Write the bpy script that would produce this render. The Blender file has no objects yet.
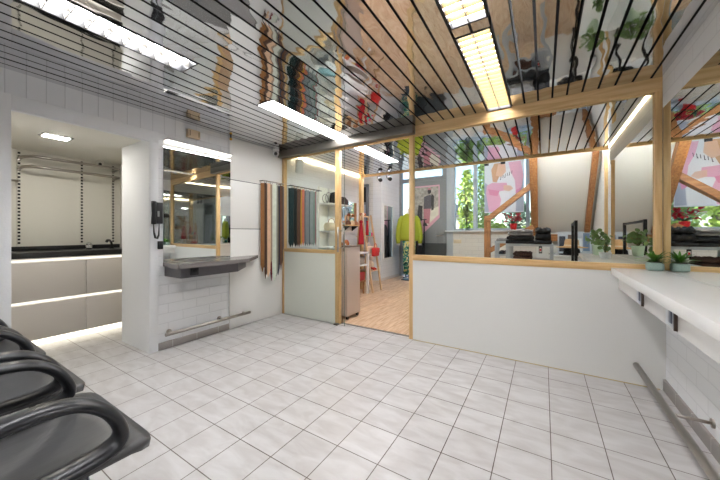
import bpy, bmesh, math, random
from mathutils import Vector, Matrix
random.seed(7)
PI = math.pi
sc = bpy.context.scene
col = sc.collection

# ------------------------------------------------------------------ camera, world, sun, exposure
CAM_H = 1.1773
cam_d = bpy.data.cameras.new('camera')
cam = bpy.data.objects.new('camera', cam_d)
col.objects.link(cam)
cam.location = (0, 0, CAM_H)
cam.rotation_euler = (math.radians(90), 0, math.radians(31.8))
cam_d.sensor_width = 36.0
cam_d.lens = 36.0 * 296.3 / 720.0
cam_d.shift_y = -7.7 / 720.0
cam_d.clip_start = 0.02
cam_d.clip_end = 200
sc.camera = cam

world = bpy.data.worlds.new('world')
sc.world = world
world.use_nodes = True
wn = world.node_tree
wn.nodes.clear()
w_out = wn.nodes.new('ShaderNodeOutputWorld')
w_bg = wn.nodes.new('ShaderNodeBackground')
w_sky = wn.nodes.new('ShaderNodeTexSky')
w_sky.sky_type = 'NISHITA'
w_sky.sun_disc = False
w_sky.sun_elevation = math.radians(48)
w_sky.sun_rotation = math.radians(200)
w_sky.dust_density = 1.0
w_bg.inputs['Strength'].default_value = 0.075
wn.links.new(w_sky.outputs[0], w_bg.inputs[0])
wn.links.new(w_bg.outputs[0], w_out.inputs[0])

sun_d = bpy.data.lights.new('sun', 'SUN')
sun = bpy.data.objects.new('sun', sun_d)
col.objects.link(sun)
sun.rotation_euler = (math.radians(46), 0, math.radians(-28))
sun_d.energy = 1.25
sun_d.angle = math.radians(1.0)
sun_d.color = (1.0, 0.95, 0.86)

sc.view_settings.view_transform = 'Standard'
sc.view_settings.look = 'None'
sc.view_settings.gamma = 1
sc.view_settings.use_curve_mapping = False
sc.view_settings.exposure = 2.76
LAMP = 6.5            # louvre luminaires
PANEL = 4.5           # opal panels
COVE = 3.5            # led strips

# ------------------------------------------------------------------ materials
def lin(c):
    def f(x):
        x /= 255.0
        return x / 12.92 if x <= 0.04045 else ((x + 0.055) / 1.055) ** 2.4
    return (f(c[0]), f(c[1]), f(c[2]), 1.0)

MATS = {}
def mat(name, c=(200, 200, 200), rough=0.5, metal=0.0, var=0.0, vscale=8.0, bump=0.0, bscale=60.0, stretch=None, coat=0.0, spec=None):
    if name in MATS: return MATS[name]
    m = bpy.data.materials.new(name)
    m.use_nodes = True
    nt = m.node_tree
    b = nt.nodes['Principled BSDF']
    b.inputs['Base Color'].default_value = lin(c)
    b.inputs['Roughness'].default_value = rough
    b.inputs['Metallic'].default_value = metal
    if coat: b.inputs['Coat Weight'].default_value = coat
    if spec is not None: b.inputs['Specular IOR Level'].default_value = spec
    if var or bump:
        tc = nt.nodes.new('ShaderNodeTexCoord')
        mp = nt.nodes.new('ShaderNodeMapping')
        if stretch: mp.inputs['Scale'].default_value = stretch
        nt.links.new(tc.outputs['Object'], mp.inputs[0])
        if var:
            n = nt.nodes.new('ShaderNodeTexNoise'); n.inputs['Scale'].default_value = vscale; n.inputs['Detail'].default_value = 4
            nt.links.new(mp.outputs[0], n.inputs['Vector'])
            r = nt.nodes.new('ShaderNodeValToRGB')
            r.color_ramp.elements[0].position = 0.3; r.color_ramp.elements[1].position = 0.7
            l = lin(c)
            r.color_ramp.elements[0].color = tuple(max(0, x * (1 - var)) for x in l[:3]) + (1,)
            r.color_ramp.elements[1].color = tuple(min(1, x * (1 + var)) for x in l[:3]) + (1,)
            nt.links.new(n.outputs['Fac'], r.inputs[0])
            nt.links.new(r.outputs[0], b.inputs['Base Color'])
        if bump:
            n2 = nt.nodes.new('ShaderNodeTexNoise'); n2.inputs['Scale'].default_value = bscale; n2.inputs['Detail'].default_value = 3
            nt.links.new(mp.outputs[0], n2.inputs['Vector'])
            bp = nt.nodes.new('ShaderNodeBump'); bp.inputs['Strength'].default_value = bump; bp.inputs['Distance'].default_value = 0.01
            nt.links.new(n2.outputs['Fac'], bp.inputs['Height'])
            nt.links.new(bp.outputs[0], b.inputs['Normal'])
    MATS[name] = m
    return m

def emit(name, c, s):
    if name in MATS: return MATS[name]
    m = bpy.data.materials.new(name); m.use_nodes = True
    nt = m.node_tree; b = nt.nodes['Principled BSDF']
    b.inputs['Base Color'].default_value = lin((240, 240, 235))
    b.inputs['Emission Color'].default_value = lin(c)
    b.inputs['Emission Strength'].default_value = s
    MATS[name] = m
    return m

def glass(name, tint=(246, 250, 248), refl=0.06):
    if name in MATS: return MATS[name]
    m = bpy.data.materials.new(name); m.use_nodes = True
    nt = m.node_tree; nt.nodes.clear()
    o = nt.nodes.new('ShaderNodeOutputMaterial'); t = nt.nodes.new('ShaderNodeBsdfTransparent'); g = nt.nodes.new('ShaderNodeBsdfGlossy')
    mx = nt.nodes.new('ShaderNodeMixShader')
    t.inputs[0].default_value = lin(tint); g.inputs['Roughness'].default_value = 0.01
    lw = nt.nodes.new('ShaderNodeLayerWeight'); lw.inputs['Blend'].default_value = refl * 2
    ml = nt.nodes.new('ShaderNodeMath'); ml.operation = 'MULTIPLY'; ml.inputs[1].default_value = 0.75
    nt.links.new(lw.outputs['Fresnel'], ml.inputs[0])
    nt.links.new(ml.outputs[0], mx.inputs[0]); nt.links.new(t.outputs[0], mx.inputs[1]); nt.links.new(g.outputs[0], mx.inputs[2])
    nt.links.new(mx.outputs[0], o.inputs[0])
    MATS[name] = m
    return m

def grid_mat(name, c, joint, w, h, mortar, axes, offset=0.5, off=(0, 0), rough=0.6, var=0.03, bumpd=0.002, vein=0.0, vein_c=None, vein_stretch=(1, 1, 1), grain_bump=0.0):
    """bricks or tiles laid on the plane of the two given axes"""
    if name in MATS: return MATS[name]
    m = bpy.data.materials.new(name); m.use_nodes = True
    nt = m.node_tree; b = nt.nodes['Principled BSDF']; b.inputs['Roughness'].default_value = rough
    tc = nt.nodes.new('ShaderNodeTexCoord'); sx = nt.nodes.new('ShaderNodeSeparateXYZ'); cx = nt.nodes.new('ShaderNodeCombineXYZ')
    nt.links.new(tc.outputs['Object'], sx.inputs[0])
    for i, a in enumerate(axes):
        ad = nt.nodes.new('ShaderNodeMath'); ad.operation = 'ADD'; ad.inputs[1].default_value = off[i] + 20 * (w if i == 0 else h)
        nt.links.new(sx.outputs['XYZ'.index(a)], ad.inputs[0]); nt.links.new(ad.outputs[0], cx.inputs[i])
    br = nt.nodes.new('ShaderNodeTexBrick')
    br.offset = offset; br.squash = 1.0
    l = lin(c)
    br.inputs['Scale'].default_value = 1.0
    br.inputs['Color1'].default_value = tuple(min(1, x * (1 + var)) for x in l[:3]) + (1,)
    br.inputs['Color2'].default_value = tuple(x * (1 - var) for x in l[:3]) + (1,)
    br.inputs['Mortar'].default_value = lin(joint)
    br.inputs['Mortar Size'].default_value = mortar
    br.inputs['Mortar Smooth'].default_value = 0.15
    br.inputs['Brick Width'].default_value = w
    br.inputs['Row Height'].default_value = h
    nt.links.new(cx.outputs[0], br.inputs['Vector'])
    src = br.outputs['Color']
    if vein:
        mp = nt.nodes.new('ShaderNodeMapping'); mp.inputs['Scale'].default_value = vein_stretch
        nt.links.new(tc.outputs['Object'], mp.inputs[0])
        n = nt.nodes.new('ShaderNodeTexNoise'); n.inputs['Scale'].default_value = 5; n.inputs['Detail'].default_value = 6; n.inputs['Distortion'].default_value = 0.6
        nt.links.new(mp.outputs[0], n.inputs['Vector'])
        r = nt.nodes.new('ShaderNodeValToRGB'); r.color_ramp.elements[0].position = 0.35; r.color_ramp.elements[1].position = 0.65
        r.color_ramp.elements[0].color = lin(vein_c); r.color_ramp.elements[1].color = (1, 1, 1, 1)
        nt.links.new(n.outputs['Fac'], r.inputs[0])
        mx = nt.nodes.new('ShaderNodeMix'); mx.data_type = 'RGBA'; mx.blend_type = 'MULTIPLY'; mx.inputs['Factor'].default_value = vein
        nt.links.new(src, mx.inputs[6]); nt.links.new(r.outputs[0], mx.inputs[7])
        src = mx.outputs[2]
    nt.links.new(src, b.inputs['Base Color'])
    inv = nt.nodes.new('ShaderNodeMath'); inv.operation = 'SUBTRACT'; inv.inputs[0].default_value = 1.0
    nt.links.new(br.outputs['Fac'], inv.inputs[1])
    bp = nt.nodes.new('ShaderNodeBump'); bp.inputs['Strength'].default_value = 1.0; bp.inputs['Distance'].default_value = bumpd
    nt.links.new(inv.outputs[0], bp.inputs['Height'])
    nt.links.new(bp.outputs[0], b.inputs['Normal'])
    MATS[name] = m
    return m

def wood(name, c, dark, axis='Z', rough=0.45, scale=1.0):
    if name in MATS: return MATS[name]
    m = bpy.data.materials.new(name); m.use_nodes = True
    nt = m.node_tree; b = nt.nodes['Principled BSDF']; b.inputs['Roughness'].default_value = rough
    tc = nt.nodes.new('ShaderNodeTexCoord'); mp = nt.nodes.new('ShaderNodeMapping')
    s = [14 * scale] * 3; s['XYZ'.index(axis)] = 0.9 * scale
    mp.inputs['Scale'].default_value = s
    nt.links.new(tc.outputs['Object'], mp.inputs[0])
    n = nt.nodes.new('ShaderNodeTexNoise'); n.inputs['Scale'].default_value = 3; n.inputs['Detail'].default_value = 5; n.inputs['Distortion'].default_value = 0.4
    nt.links.new(mp.outputs[0], n.inputs['Vector'])
    r = nt.nodes.new('ShaderNodeValToRGB'); r.color_ramp.elements[0].position = 0.35; r.color_ramp.elements[1].position = 0.62
    r.color_ramp.elements[0].color = lin(dark); r.color_ramp.elements[1].color = lin(c)
    nt.links.new(n.outputs['Fac'], r.inputs[0]); nt.links.new(r.outputs[0], b.inputs['Base Color'])
    MATS[name] = m
    return m

M_white = mat('white paint', (226, 226, 224), 0.55, var=0.015, vscale=3)
M_plaster = mat('white plaster', (228, 229, 230), 0.7, bump=0.12, bscale=90)
M_panel = mat('white laminate panel', (232, 231, 227), 0.3)
M_low = mat('pale grey laminate', (234, 234, 230), 0.35)
M_green = mat('pale sage panel', (246, 246, 238), 0.35)
M_alc = mat('cream paint', (228, 225, 215), 0.6)
M_brickX = grid_mat('white painted brick', (228, 229, 230), (217, 218, 219), 0.29, 0.097, 0.004, 'YZ', 0.5, (0.06, 0.032), 0.6, 0.012, 0.0018)
M_brickY = grid_mat('white painted brick across', (224, 221, 216), (200, 197, 192), 0.29, 0.097, 0.004, 'XZ', 0.5, (0, 0.03), 0.65, 0.012, 0.004)
M_soldier = grid_mat('white soldier brick', (226, 227, 229), (206, 207, 209), 0.104, 0.30, 0.003, 'YZ', 0.0, (-0.561 % 0.104, -2.15 % 0.30), 0.6, 0.01, 0.004)
M_tile = grid_mat('pale stone floor tile', (194, 192, 190), (90, 77, 66), 0.25, 0.25, 0.0024, 'XY', 0.0, (-0.0334, -0.0735), 0.34, 0.022, 0.0015, 0.5, (214, 208, 204), (1.0, 2.6, 1))
M_plank = grid_mat('light oak plank', (224, 196, 164), (176, 146, 116), 1.1, 0.13, 0.0012, 'YX', 0.37, (0.2, 0.05), 0.45, 0.06, 0.0008, 0.7, (206, 176, 148), (7.0, 0.8, 1))
M_bbtile = grid_mat('grey base tile', (158, 152, 147), (198, 194, 190), 0.25, 0.2, 0.003, 'YZ', 0.0, (-0.0735, 0), 0.5, 0.03, 0.001)
M_pine = wood('pine', (232, 197, 144), (214, 174, 118), 'Z')
M_pineX = wood('pine beam', (232, 197, 144), (214, 174, 118), 'X')
M_pineY = wood('pine along', (232, 197, 144), (214, 174, 118), 'Y')
M_timber = wood('old timber', (182, 130, 84), (148, 98, 58), 'Z')
M_timberX = wood('old timber across', (182, 130, 84), (148, 98, 58), 'X')
M_black = mat('black metal', (22, 22, 23), 0.4)
M_blackp = mat('black plastic', (24, 24, 26), 0.42, bump=0.03, bscale=300)
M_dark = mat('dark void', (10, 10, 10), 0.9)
M_steel = mat('brushed steel', (176, 169, 160), 0.28, 1.0, bump=0.02, bscale=200)
M_chrome = mat('chrome', (220, 222, 224), 0.08, 1.0)
M_greym = mat('grey painted metal', (152, 150, 146), 0.4)
M_track = mat('grey anodised track', (128, 124, 116), 0.35, 0.6)
M_char = mat('anthracite laminate', (88, 86, 90), 0.35)
M_chart = mat('anthracite laminate top', (120, 116, 114), 0.22)
M_taupe = mat('taupe cabinet front', (216, 209, 201), 0.45)
M_counter = mat('white counter laminate', (238, 237, 234), 0.22)
M_mirror = mat('mirror silver', (236, 240, 238), 0.0, 1.0)
M_glass = glass('clear glass')
M_glassd = glass('door glass', (253, 254, 253), 0.05)
M_gl_edge = mat('glass edge', (92, 122, 112), 0.2)
M_grey_f = mat('grey facade frame', (136, 140, 144), 0.45)
M_grey_d = mat('grey door panel', (140, 143, 146), 0.4)
M_lightgrey = mat('light grey metal', (178, 186, 194), 0.35)
M_ledge = mat('pale sill', (216, 220, 222), 0.4)

# polished ceiling strips
M_slat = mat('polished aluminium strip', (222, 223, 226), 0.035, 1.0)
nt = M_slat.node_tree
tc = nt.nodes.new('ShaderNodeTexCoord'); mp = nt.nodes.new('ShaderNodeMapping'); mp.inputs['Scale'].default_value = (8.0, 3.6, 1)
nz = nt.nodes.new('ShaderNodeTexNoise'); nz.inputs['Scale'].default_value = 1.0; nz.inputs['Detail'].default_value = 1.0
bp = nt.nodes.new('ShaderNodeBump'); bp.inputs['Strength'].default_value = 0.45; bp.inputs['Distance'].default_value = 0.007
nt.links.new(tc.outputs['Object'], mp.inputs[0]); nt.links.new(mp.outputs[0], nz.inputs['Vector'])
nt.links.new(nz.outputs['Fac'], bp.inputs['Height']); nt.links.new(bp.outputs[0], nt.nodes['Principled BSDF'].inputs['Normal'])

E_louv = emit('fluorescent tray', (250, 250, 255), LAMP)
E_panel = emit('opal diffuser', (252, 250, 252), PANEL)
E_cove = emit('warm led', (255, 226, 188), COVE)
E_mir = emit('mirror led', (255, 250, 238), 0.26)
E_alc = emit('alcove led panel', (255, 250, 240), 21.0)
E_plinth = emit('plinth led', (255, 246, 226), 0.4)

# ------------------------------------------------------------------ mesh helper
class MB:
    def __init__(self):
        self.bm = bmesh.new(); self.mats = []; self.cur = 0; self.smooth = False
    def use(self, m):
        if m not in self.mats: self.mats.append(m)
        self.cur = self.mats.index(m); return self
    def _f(self, vs, smooth=None):
        try:
            f = self.bm.faces.new(vs)
        except ValueError:
            return None
        f.material_index = self.cur
        f.smooth = self.smooth if smooth is None else smooth
        return f
    def quad(self, *pts):
        return self._f([self.bm.verts.new(p) for p in pts])
    def box(self, x0, x1, y0, y1, z0, z1, bev=0.0, mtx=None, seg=2):
        x0, x1 = min(x0, x1), max(x0, x1); y0, y1 = min(y0, y1), max(y0, y1); z0, z1 = min(z0, z1), max(z0, z1)
        t = bmesh.new()
        v = [t.verts.new((x, y, z)) for x in (x0, x1) for y in (y0, y1) for z in (z0, z1)]
        for q in ((0, 1, 3, 2), (4, 6, 7, 5), (0, 4, 5, 1), (2, 3, 7, 6), (0, 2, 6, 4), (1, 5, 7, 3)):
            t.faces.new([v[i] for i in q])
        if bev > 0:
            bmesh.ops.bevel(t, geom=list(t.edges), offset=bev, segments=seg, affect='EDGES', profile=0.5)
        if mtx is not None: t.transform(mtx)
        self.merge(t, smooth=bev > 0)
        return self
    def merge(self, t, smooth=False):
        mp = {v: self.bm.verts.new(v.co) for v in t.verts}
        for f in t.faces: self._f([mp[v] for v in f.verts], smooth)
        t.free()
    def prism(self, pts, d, mtx=None, bev=0.0):
        """pts: 3-D polygon, d: extrusion vector"""
        t = bmesh.new()
        a = [t.verts.new(p) for p in pts]; d = Vector(d)
        b = [t.verts.new(Vector(p) + d) for p in pts]
        n = len(pts)
        t.faces.new(a); t.faces.new(b[::-1])
        for i in range(n): t.faces.new([a[i], b[i], b[(i + 1) % n], a[(i + 1) % n]])
        bmesh.ops.recalc_face_normals(t, faces=t.faces)
        if bev: bmesh.ops.bevel(t, geom=list(t.edges), offset=bev, segments=2, affect='EDGES')
        if mtx is not None: t.transform(mtx)
        self.merge(t)
        return self
    def rings(self, rings, caps=True, closed=True, smooth=True):
        R = [[self.bm.verts.new(p) for p in r] for r in rings]
        n = len(R[0])
        for a, b in zip(R, R[1:]):
            for i in range(n if closed else n - 1):
                self._f([a[i], a[(i + 1) % n], b[(i + 1) % n], b[i]], smooth)
        if caps:
            self._f(R[0][::-1], False); self._f(R[-1], False)
        return self
    def tube(self, pts, r, n=10, loop=False, smooth=True, flat=None, up=None):
        """pts polyline, r number or list; flat=(rw,rh) for an elliptic section"""
        P = [Vector(p) for p in pts]; k = len(P)
        rr = r if isinstance(r, (list, tuple)) else [r] * k
        T = []
        for i in range(k):
            a = P[(i - 1) % k] if loop else P[max(0, i - 1)]
            b = P[(i + 1) % k] if loop else P[min(k - 1, i + 1)]
            T.append((b - a).normalized())
        u = Vector(up) if up else (Vector((0, 0, 1)) if abs(T[0].z) < 0.9 else Vector((1, 0, 0)))
        rings = []
        for i in range(k):
            s = T[i].cross(u)
            if s.length < 1e-4: s = T[i].cross(Vector((0.3, 1, 0.1)))
            s.normalize(); w = s.cross(T[i]).normalized()
            if not up: u = w
            a_, b_ = (rr[i], rr[i]) if not flat else (flat[0] * rr[i], flat[1] * rr[i])
            rings.append([P[i] + s * math.cos(2 * PI * j / n) * a_ + w * math.sin(2 * PI * j / n) * b_ for j in range(n)])
        if loop: rings.append(rings[0])
        if loop:
            R = [[self.bm.verts.new(p) for p in q] for q in rings[:-1]]; R.append(R[0])
            for a, b in zip(R, R[1:]):
                for i in range(n): self._f([a[i], a[(i + 1) % n], b[(i + 1) % n], b[i]], smooth)
        else:
            self.rings(rings, True, True, smooth)
        return self
    def rod(self, a, b, r, n=10): return self.tube([a, b], r, n)
    def beam(self, a, b, w, h, up=(0, 0, 1)):
        a = Vector(a); b = Vector(b); t = (b - a).normalized(); s = t.cross(Vector(up)).normalized(); u = s.cross(t).normalized()
        ring = lambda p: [p + s * w / 2 * i + u * h / 2 * j for i, j in ((-1, -1), (1, -1), (1, 1), (-1, 1))]
        return self.rings([ring(a), ring(b)], True, True, False)
    def lathe(self, prof, c=(0, 0, 0), n=24, sx=1, sy=1, mtx=None):
        rings = []
        for r, z in prof:
            q = [Vector((r * sx * math.cos(2 * PI * j / n), r * sy * math.sin(2 * PI * j / n), z)) for j in range(n)]
            if mtx is not None: q = [mtx @ p for p in q]
            rings.append([p + Vector(c) for p in q])
        return self.rings(rings)
    def ball(self, c, r, n=12, m=8, s=(1, 1, 1)):
        prof = [(max(1e-4, math.sin(PI * i / m)), -math.cos(PI * i / m)) for i in range(m + 1)]
        return self.rings([[Vector(c) + Vector((p * r * s[0] * math.cos(2 * PI * j / n), p * r * s[1] * math.sin(2 * PI * j / n), z * r * s[2])) for j in range(n)] for p, z in prof])
    def leaf(self, base, d, up, L, W, bend=0.2):
        d = Vector(d).normalized(); s = d.cross(Vector(up))
        if s.length < 1e-3: s = d.cross(Vector((1, 0, 0)))
        s.normalize(); n = s.cross(d); b = Vector(base)
        prof = ((0, .12), (.3, .85), (.6, 1), (.85, .6), (1, .05))
        prev = None
        for t, w in prof:
            c = b + d * L * t - n * bend * L * t * t
            cur = [self.bm.verts.new(c + s * W * w / 2), self.bm.verts.new(c - n * W * 0.08), self.bm.verts.new(c - s * W * w / 2)]
            if prev:
                self._f([prev[0], prev[1], cur[1], cur[0]], True); self._f([prev[1], prev[2], cur[2], cur[1]], True)
            prev = cur
        return self
    def build(self, name, m=None, parent=None, loc=None):
        me = bpy.data.meshes.new(name)
        if not self.mats and m is not None: self.mats = [m]
        elif m is not None and m not in self.mats and len(self.mats) == 0: self.mats = [m]
        self.bm.normal_update()
        self.bm.to_mesh(me); self.bm.free()
        for q in self.mats: me.materials.append(q)
        o = bpy.data.objects.new(name, me); col.objects.link(o)
        if parent is not None:
            o.parent = parent
            o.matrix_parent_inverse = Matrix.Translation(-Vector(parent.location)) if parent.get('_abs') else Matrix()
        if loc: o.location = loc
        return o

def struct(name, mb, m=None, parent=None):
    o = mb.build(name, m, parent)
    o['kind'] = 'structure'
    return o
def tag(o, label, cat, group=None):
    o['label'] = label; o['category'] = cat
    if group: o['group'] = group
    return o
def thing(name, label, cat, loc, group=None, absolute=True):
    """an Empty at the thing's base; parts are modelled in room coordinates"""
    e = bpy.data.objects.new(name, None); col.objects.link(e)
    e.location = loc; e.empty_display_size = 0.05
    if absolute: e['_abs'] = 1
    return tag(e, label, cat, group)
def copy_thing(src, loc=None, label=None, rz=None):
    r = src.copy(); col.objects.link(r)
    if loc is not None: r.location = loc
    if rz is not None: r.rotation_euler = (0, 0, rz)
    if label: r['label'] = label
    def rec(a, b):
        for ch in list(a.children):
            if ch == b: continue
            c = ch.copy(); col.objects.link(c); c.parent = b; rec(ch, c)
    rec(src, r)
    return r
def px_y(u, X):
    return X / math.tan(math.atan((u - 360) / 296.3) - math.radians(31.8))
def px_x(u, Y):
    return Y * math.tan(math.atan((u - 360) / 296.3) - math.radians(31.8))
def px_z(v, X, Y):
    return CAM_H + (232.3 - v) / 296.3 * (-0.527 * X + 0.8499 * Y)

# ------------------------------------------------------------------ key dimensions (metres)
XL, XR = -3.25, 0.756          # left wall face, right mirror / brick face
YP0, YP1 = 3.07, 3.13          # timber and glass partition
CZ = 2.34                      # strip ceiling
YE = 5.24                      # edge of the strip ceiling in the shop
YF = 7.4                       # street facade
YB = -2.2                      # back wall behind the camera
BZ = 2.56                      # slab

# ------------------------------------------------------------------ floors
struct('floor', MB().box(-5.1, 0.95, YB - 0.1, 3.145, -0.1, 0.0), M_tile)
struct('floor', MB().box(-4.6, 1.1, 3.16, YF + 0.1, -0.1, 0.002), M_plank)
struct('trim_1', MB().box(-2.222, -1.266, 3.125, 3.16, -0.05, 0.004), M_track)

# ------------------------------------------------------------------ ceiling of polished strips
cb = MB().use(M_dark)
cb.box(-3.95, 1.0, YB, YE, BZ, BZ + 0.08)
cb.use(M_slat)
P = 0.1042
lampL = [(-1.6, -0.35), (-0.1, 1.15), (1.80, YP0), (YP1, 4.48)]
lampR = [(-1.5, -0.25), (0.50, 1.72), (1.81, YP0)]
def spans(cut, y0, y1):
    out = []; a = y0
    for c0, c1 in sorted(cut):
        if c0 > a: out.append((a, min(c0, y1)))
        a = max(a, c1)
    if a < y1: out.append((a, y1))
    return out
for k in range(-1, 40):
    x1 = 0.6875 - P * k; x0 = x1 - P
    x1 -= 0.0075; x0 += 0.0075
    if x0 > 0.76: continue
    x1 = min(x1, 0.752); x0 = max(x0, XL + 0.003)
    if x1 - x0 < 0.01: continue
    cut = [(YP0, YP1)]
    if k in (26, 27): cut += lampL
    if k in (9, 10): cut += lampR
    tilt = random.uniform(-0.0009, 0.0009); dz = random.uniform(-0.0006, 0.0006)
    for y0, y1 in spans(cut, YB, YE):
        if y1 - y0 < 0.03: continue
        ya, yb = y0 + 0.001, y1 - 0.001
        cb.use(M_slat).quad((x0, ya, CZ + tilt + dz), (x0, yb, CZ + tilt + dz), (x1, yb, CZ - tilt + dz), (x1, ya, CZ - tilt + dz))
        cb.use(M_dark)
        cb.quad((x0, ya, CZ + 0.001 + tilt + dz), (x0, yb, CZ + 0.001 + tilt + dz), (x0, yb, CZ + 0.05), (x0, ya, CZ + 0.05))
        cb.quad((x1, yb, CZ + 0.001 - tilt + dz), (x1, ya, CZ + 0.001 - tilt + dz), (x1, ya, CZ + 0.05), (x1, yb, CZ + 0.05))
struct('ceiling', cb)
struct('trim_2', MB().box(XL, XR, YE, YE + 0.03, CZ - 0.025, BZ + 0.08), M_pineX)      # fascia of the strip ceiling
struct('ceiling', MB().box(-4.6, 1.1, YE - 0.3, YF + 0.3, 3.25, 3.35), M_white)
struct('wall_upper', MB().box(-4.6, 1.1, YE - 0.06, YE - 0.001, BZ + 0.08, 3.3), M_white)

# ------------------------------------------------------------------ left wall with the alcove
w = MB().use(M_plaster)
w.box(-3.873, XL, YB, 0.4875, 0, BZ)                                   # before the alcove
w.box(-3.873, XL, 1.365, 1.44, 0, BZ)                                  # pillar
struct('wall_left', w)
struct('wall_left', MB().box(-3.29, XL, 0.4875, 1.365, 2.06, BZ), M_plaster)      # header
struct('wall_left', MB().box(-3.87, XL - 0.002, 1.44, YE, 0, BZ), M_brickX)
c = MB()                                                              # casing around the opening
c.box(XL, XL + 0.012, 0.36, 0.4875, 0, 2.165, 0.003)
c.box(XL, XL + 0.012, 0.4875, 1.44, 2.06, 2.165, 0.003)
c.box(XL, XL + 0.012, 1.367, 1.44, 0, 2.06, 0.003)
struct('trim_3', c, M_plaster)
s = MB()
s.box(XL, XL + 0.004, YB, 1.70, 2.166, CZ + 0.1)
struct('trim_4', s, M_soldier)
# alcove shell
a = MB()
a.box(-5.0, -4.9, -0.1, 1.8, 0, 2.2); struct('wall_alcove', a, M_alc)
struct('wall_alcove', MB().box(-4.9, -3.873, 1.70, 1.8, 0, 2.2), M_alc)
struct('wall_alcove', MB().box(-4.9, -3.873, -0.1, 0.0, 0, 2.2), M_alc)
struct('ceiling', MB().box(-4.98, -3.8735, -0.08, 1.78, 2.09, 2.2).box(-3.8735, -3.291, 0.488, 1.3645, 2.09, 2.2), M_alc)
# panels beside the mirror
for i, (z0, z1) in enumerate(((0.003, 1.217), (1.224, 1.817), (1.824, CZ - 0.002))):
    struct('trim_%d' % (5 + i), MB().box(XL - 0.001, XL + 0.016, 2.218, YP0 - 0.002, z0, z1, 0.0015), M_panel)
for i, z in enumerate((1.2205, 1.8205)):
    struct('trim_%d' % (30 + i), MB().box(XL - 0.001, XL + 0.0165, 2.218, YP0 - 0.002, z - 0.0035, z + 0.0035), M_black)
struct('baseboard_left', MB().box(XL, XL + 0.012, 1.44, 2.216, 0, 0.075, 0.002), M_bbtile)

# ------------------------------------------------------------------ right wall
w = MB(); w.box(0.772, 0.95, YB, 5.9, 0, BZ); struct('wall_right', w, M_brickX)
struct('wall_right', MB().box(XR, 0.772, YB, 5.2, 2.105, BZ), M_brickX)
struct('wall_right', MB().box(0.79, 0.95, 5.9, YF, 0, 3.3), M_white)
struct('baseboard_right', MB().box(0.756, 0.772, YB, YP0, 0, 0.085, 0.002), M_bbtile)
# back wall
struct('wall_back', MB().box(-3.9, 0.95, YB - 0.12, YB, 0, BZ), M_plaster)

# ------------------------------------------------------------------ shop shell
w = MB()
w.box(-3.55, -3.33, 6.33, YF, 0, 3.3)                                  # return wall with the wall mirror
struct('wall_shop', w, M_brickX)
struct('wall_shop', MB().box(-4.5, -3.55, 6.33, 6.45, 0, 3.3), M_brickY)
struct('wall_shop', MB().box(-4.6, -4.5, YE - 0.5, 6.45, 0, 3.3), M_white)
struct('wall_shop', MB().box(-4.5, -3.875, YE - 0.12, YE - 0.01, 0, 3.3), M_white)
struct('baseboard_shop', MB().box(-3.33, -3.318, 6.33, YF - 0.02, 0.002, 0.06), M_taupe)
struct('trim_8', MB().box(-3.249, -3.19, YE - 0.04, YE + 0.06, 0.002, 3.2), M_pine)
# grey door in the recess
d = MB().use(M_grey_f)
d.box(-4.42, -4.36, 6.27, 6.33, 0, 2.35); d.box(-3.72, -3.66, 6.27, 6.33, 0, 2.35); d.box(-4.42, -3.66, 6.27, 6.33, 2.3, 2.36); d.box(-4.36, -3.72, 6.28, 6.33, 1.86, 1.92)
d.use(M_lightgrey).box(-4.355, -3.725, 6.295, 6.33, 0.004, 1.855, 0.004)
d.use(M_dark).box(-4.355, -3.725, 6.30, 6.325, 1.925, 2.295)
dd = struct('door_2', d)
struct('door_handle', MB().rod((-3.80, 6.27, 1.02), (-3.90, 6.27, 1.02), 0.009).rod((-3.80, 6.295, 1.02), (-3.80, 6.265, 1.02), 0.009), M_steel, dd)

# facade: brick under the windows, grey frames
struct('wall_front', MB().box(-1.897, 0.0, YF, YF + 0.2, 0, 1.19), M_brickY)
struct('wall_front', MB().box(-3.6, 0.2, YF, YF + 0.2, 3.0, 3.35), M_grey_f)
struct('trim_9', MB().box(-2.06, 0.0, YF - 0.12, YF + 0.2, 1.19, 1.22, 0.004), M_ledge)
f = MB()
f.box(-2.056, -1.898, YF, YF + 0.12, 0, 3.0, 0.004)
f.box(-1.895, 0.0, YF + 0.02, YF + 0.1, 1.222, 1.27); f.box(-1.895, 0.0, YF + 0.02, YF + 0.1, 2.95, 3.0)
f.box(-1.895, -1.85, YF + 0.02, YF + 0.1, 1.27, 2.95); f.box(-1.425, -1.34, YF + 0.01, YF + 0.1, 1.27, 2.95); f.box(-0.33, -0.26, YF + 0.01, YF + 0.1, 1.27, 2.95)
struct('window_1', f, M_lightgrey)
struct('window_pane', MB().box(-1.85, -1.425, YF + 0.05, YF + 0.058, 1.27, 2.95), M_glass)
struct('window_pane', MB().box(-1.34, -0.33, YF + 0.05, YF + 0.058, 1.27, 2.95), M_glass)
f = MB()                                                              # entrance: sidelight, door with panels, transom
f.box(-3.33, -3.26, YF, YF + 0.1, 0, 3.0); f.box(-3.04, -2.96, YF, YF + 0.1, 0, 3.0); f.box(-3.26, -2.06, YF + 0.005, YF + 0.1, 2.50, 2.60); f.box(-3.26, -2.06, YF, YF + 0.1, 2.96, 3.0)
f.box(-2.16, -2.057, YF + 0.002, YF + 0.1, 2.60, 2.96)
struct('window_2', f, M_grey_f)
struct('window_pane', MB().box(-2.96, -2.16, YF + 0.05, YF + 0.058, 2.60, 2.96), M_glass)
struct('window_pane', MB().box(-3.26, -3.04, YF + 0.05, YF + 0.058, 0.02, 2.50), M_glass)
d = MB()
d.box(-2.958, -2.062, YF + 0.03, YF + 0.09, 0.01, 2.498, 0.004)
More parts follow.
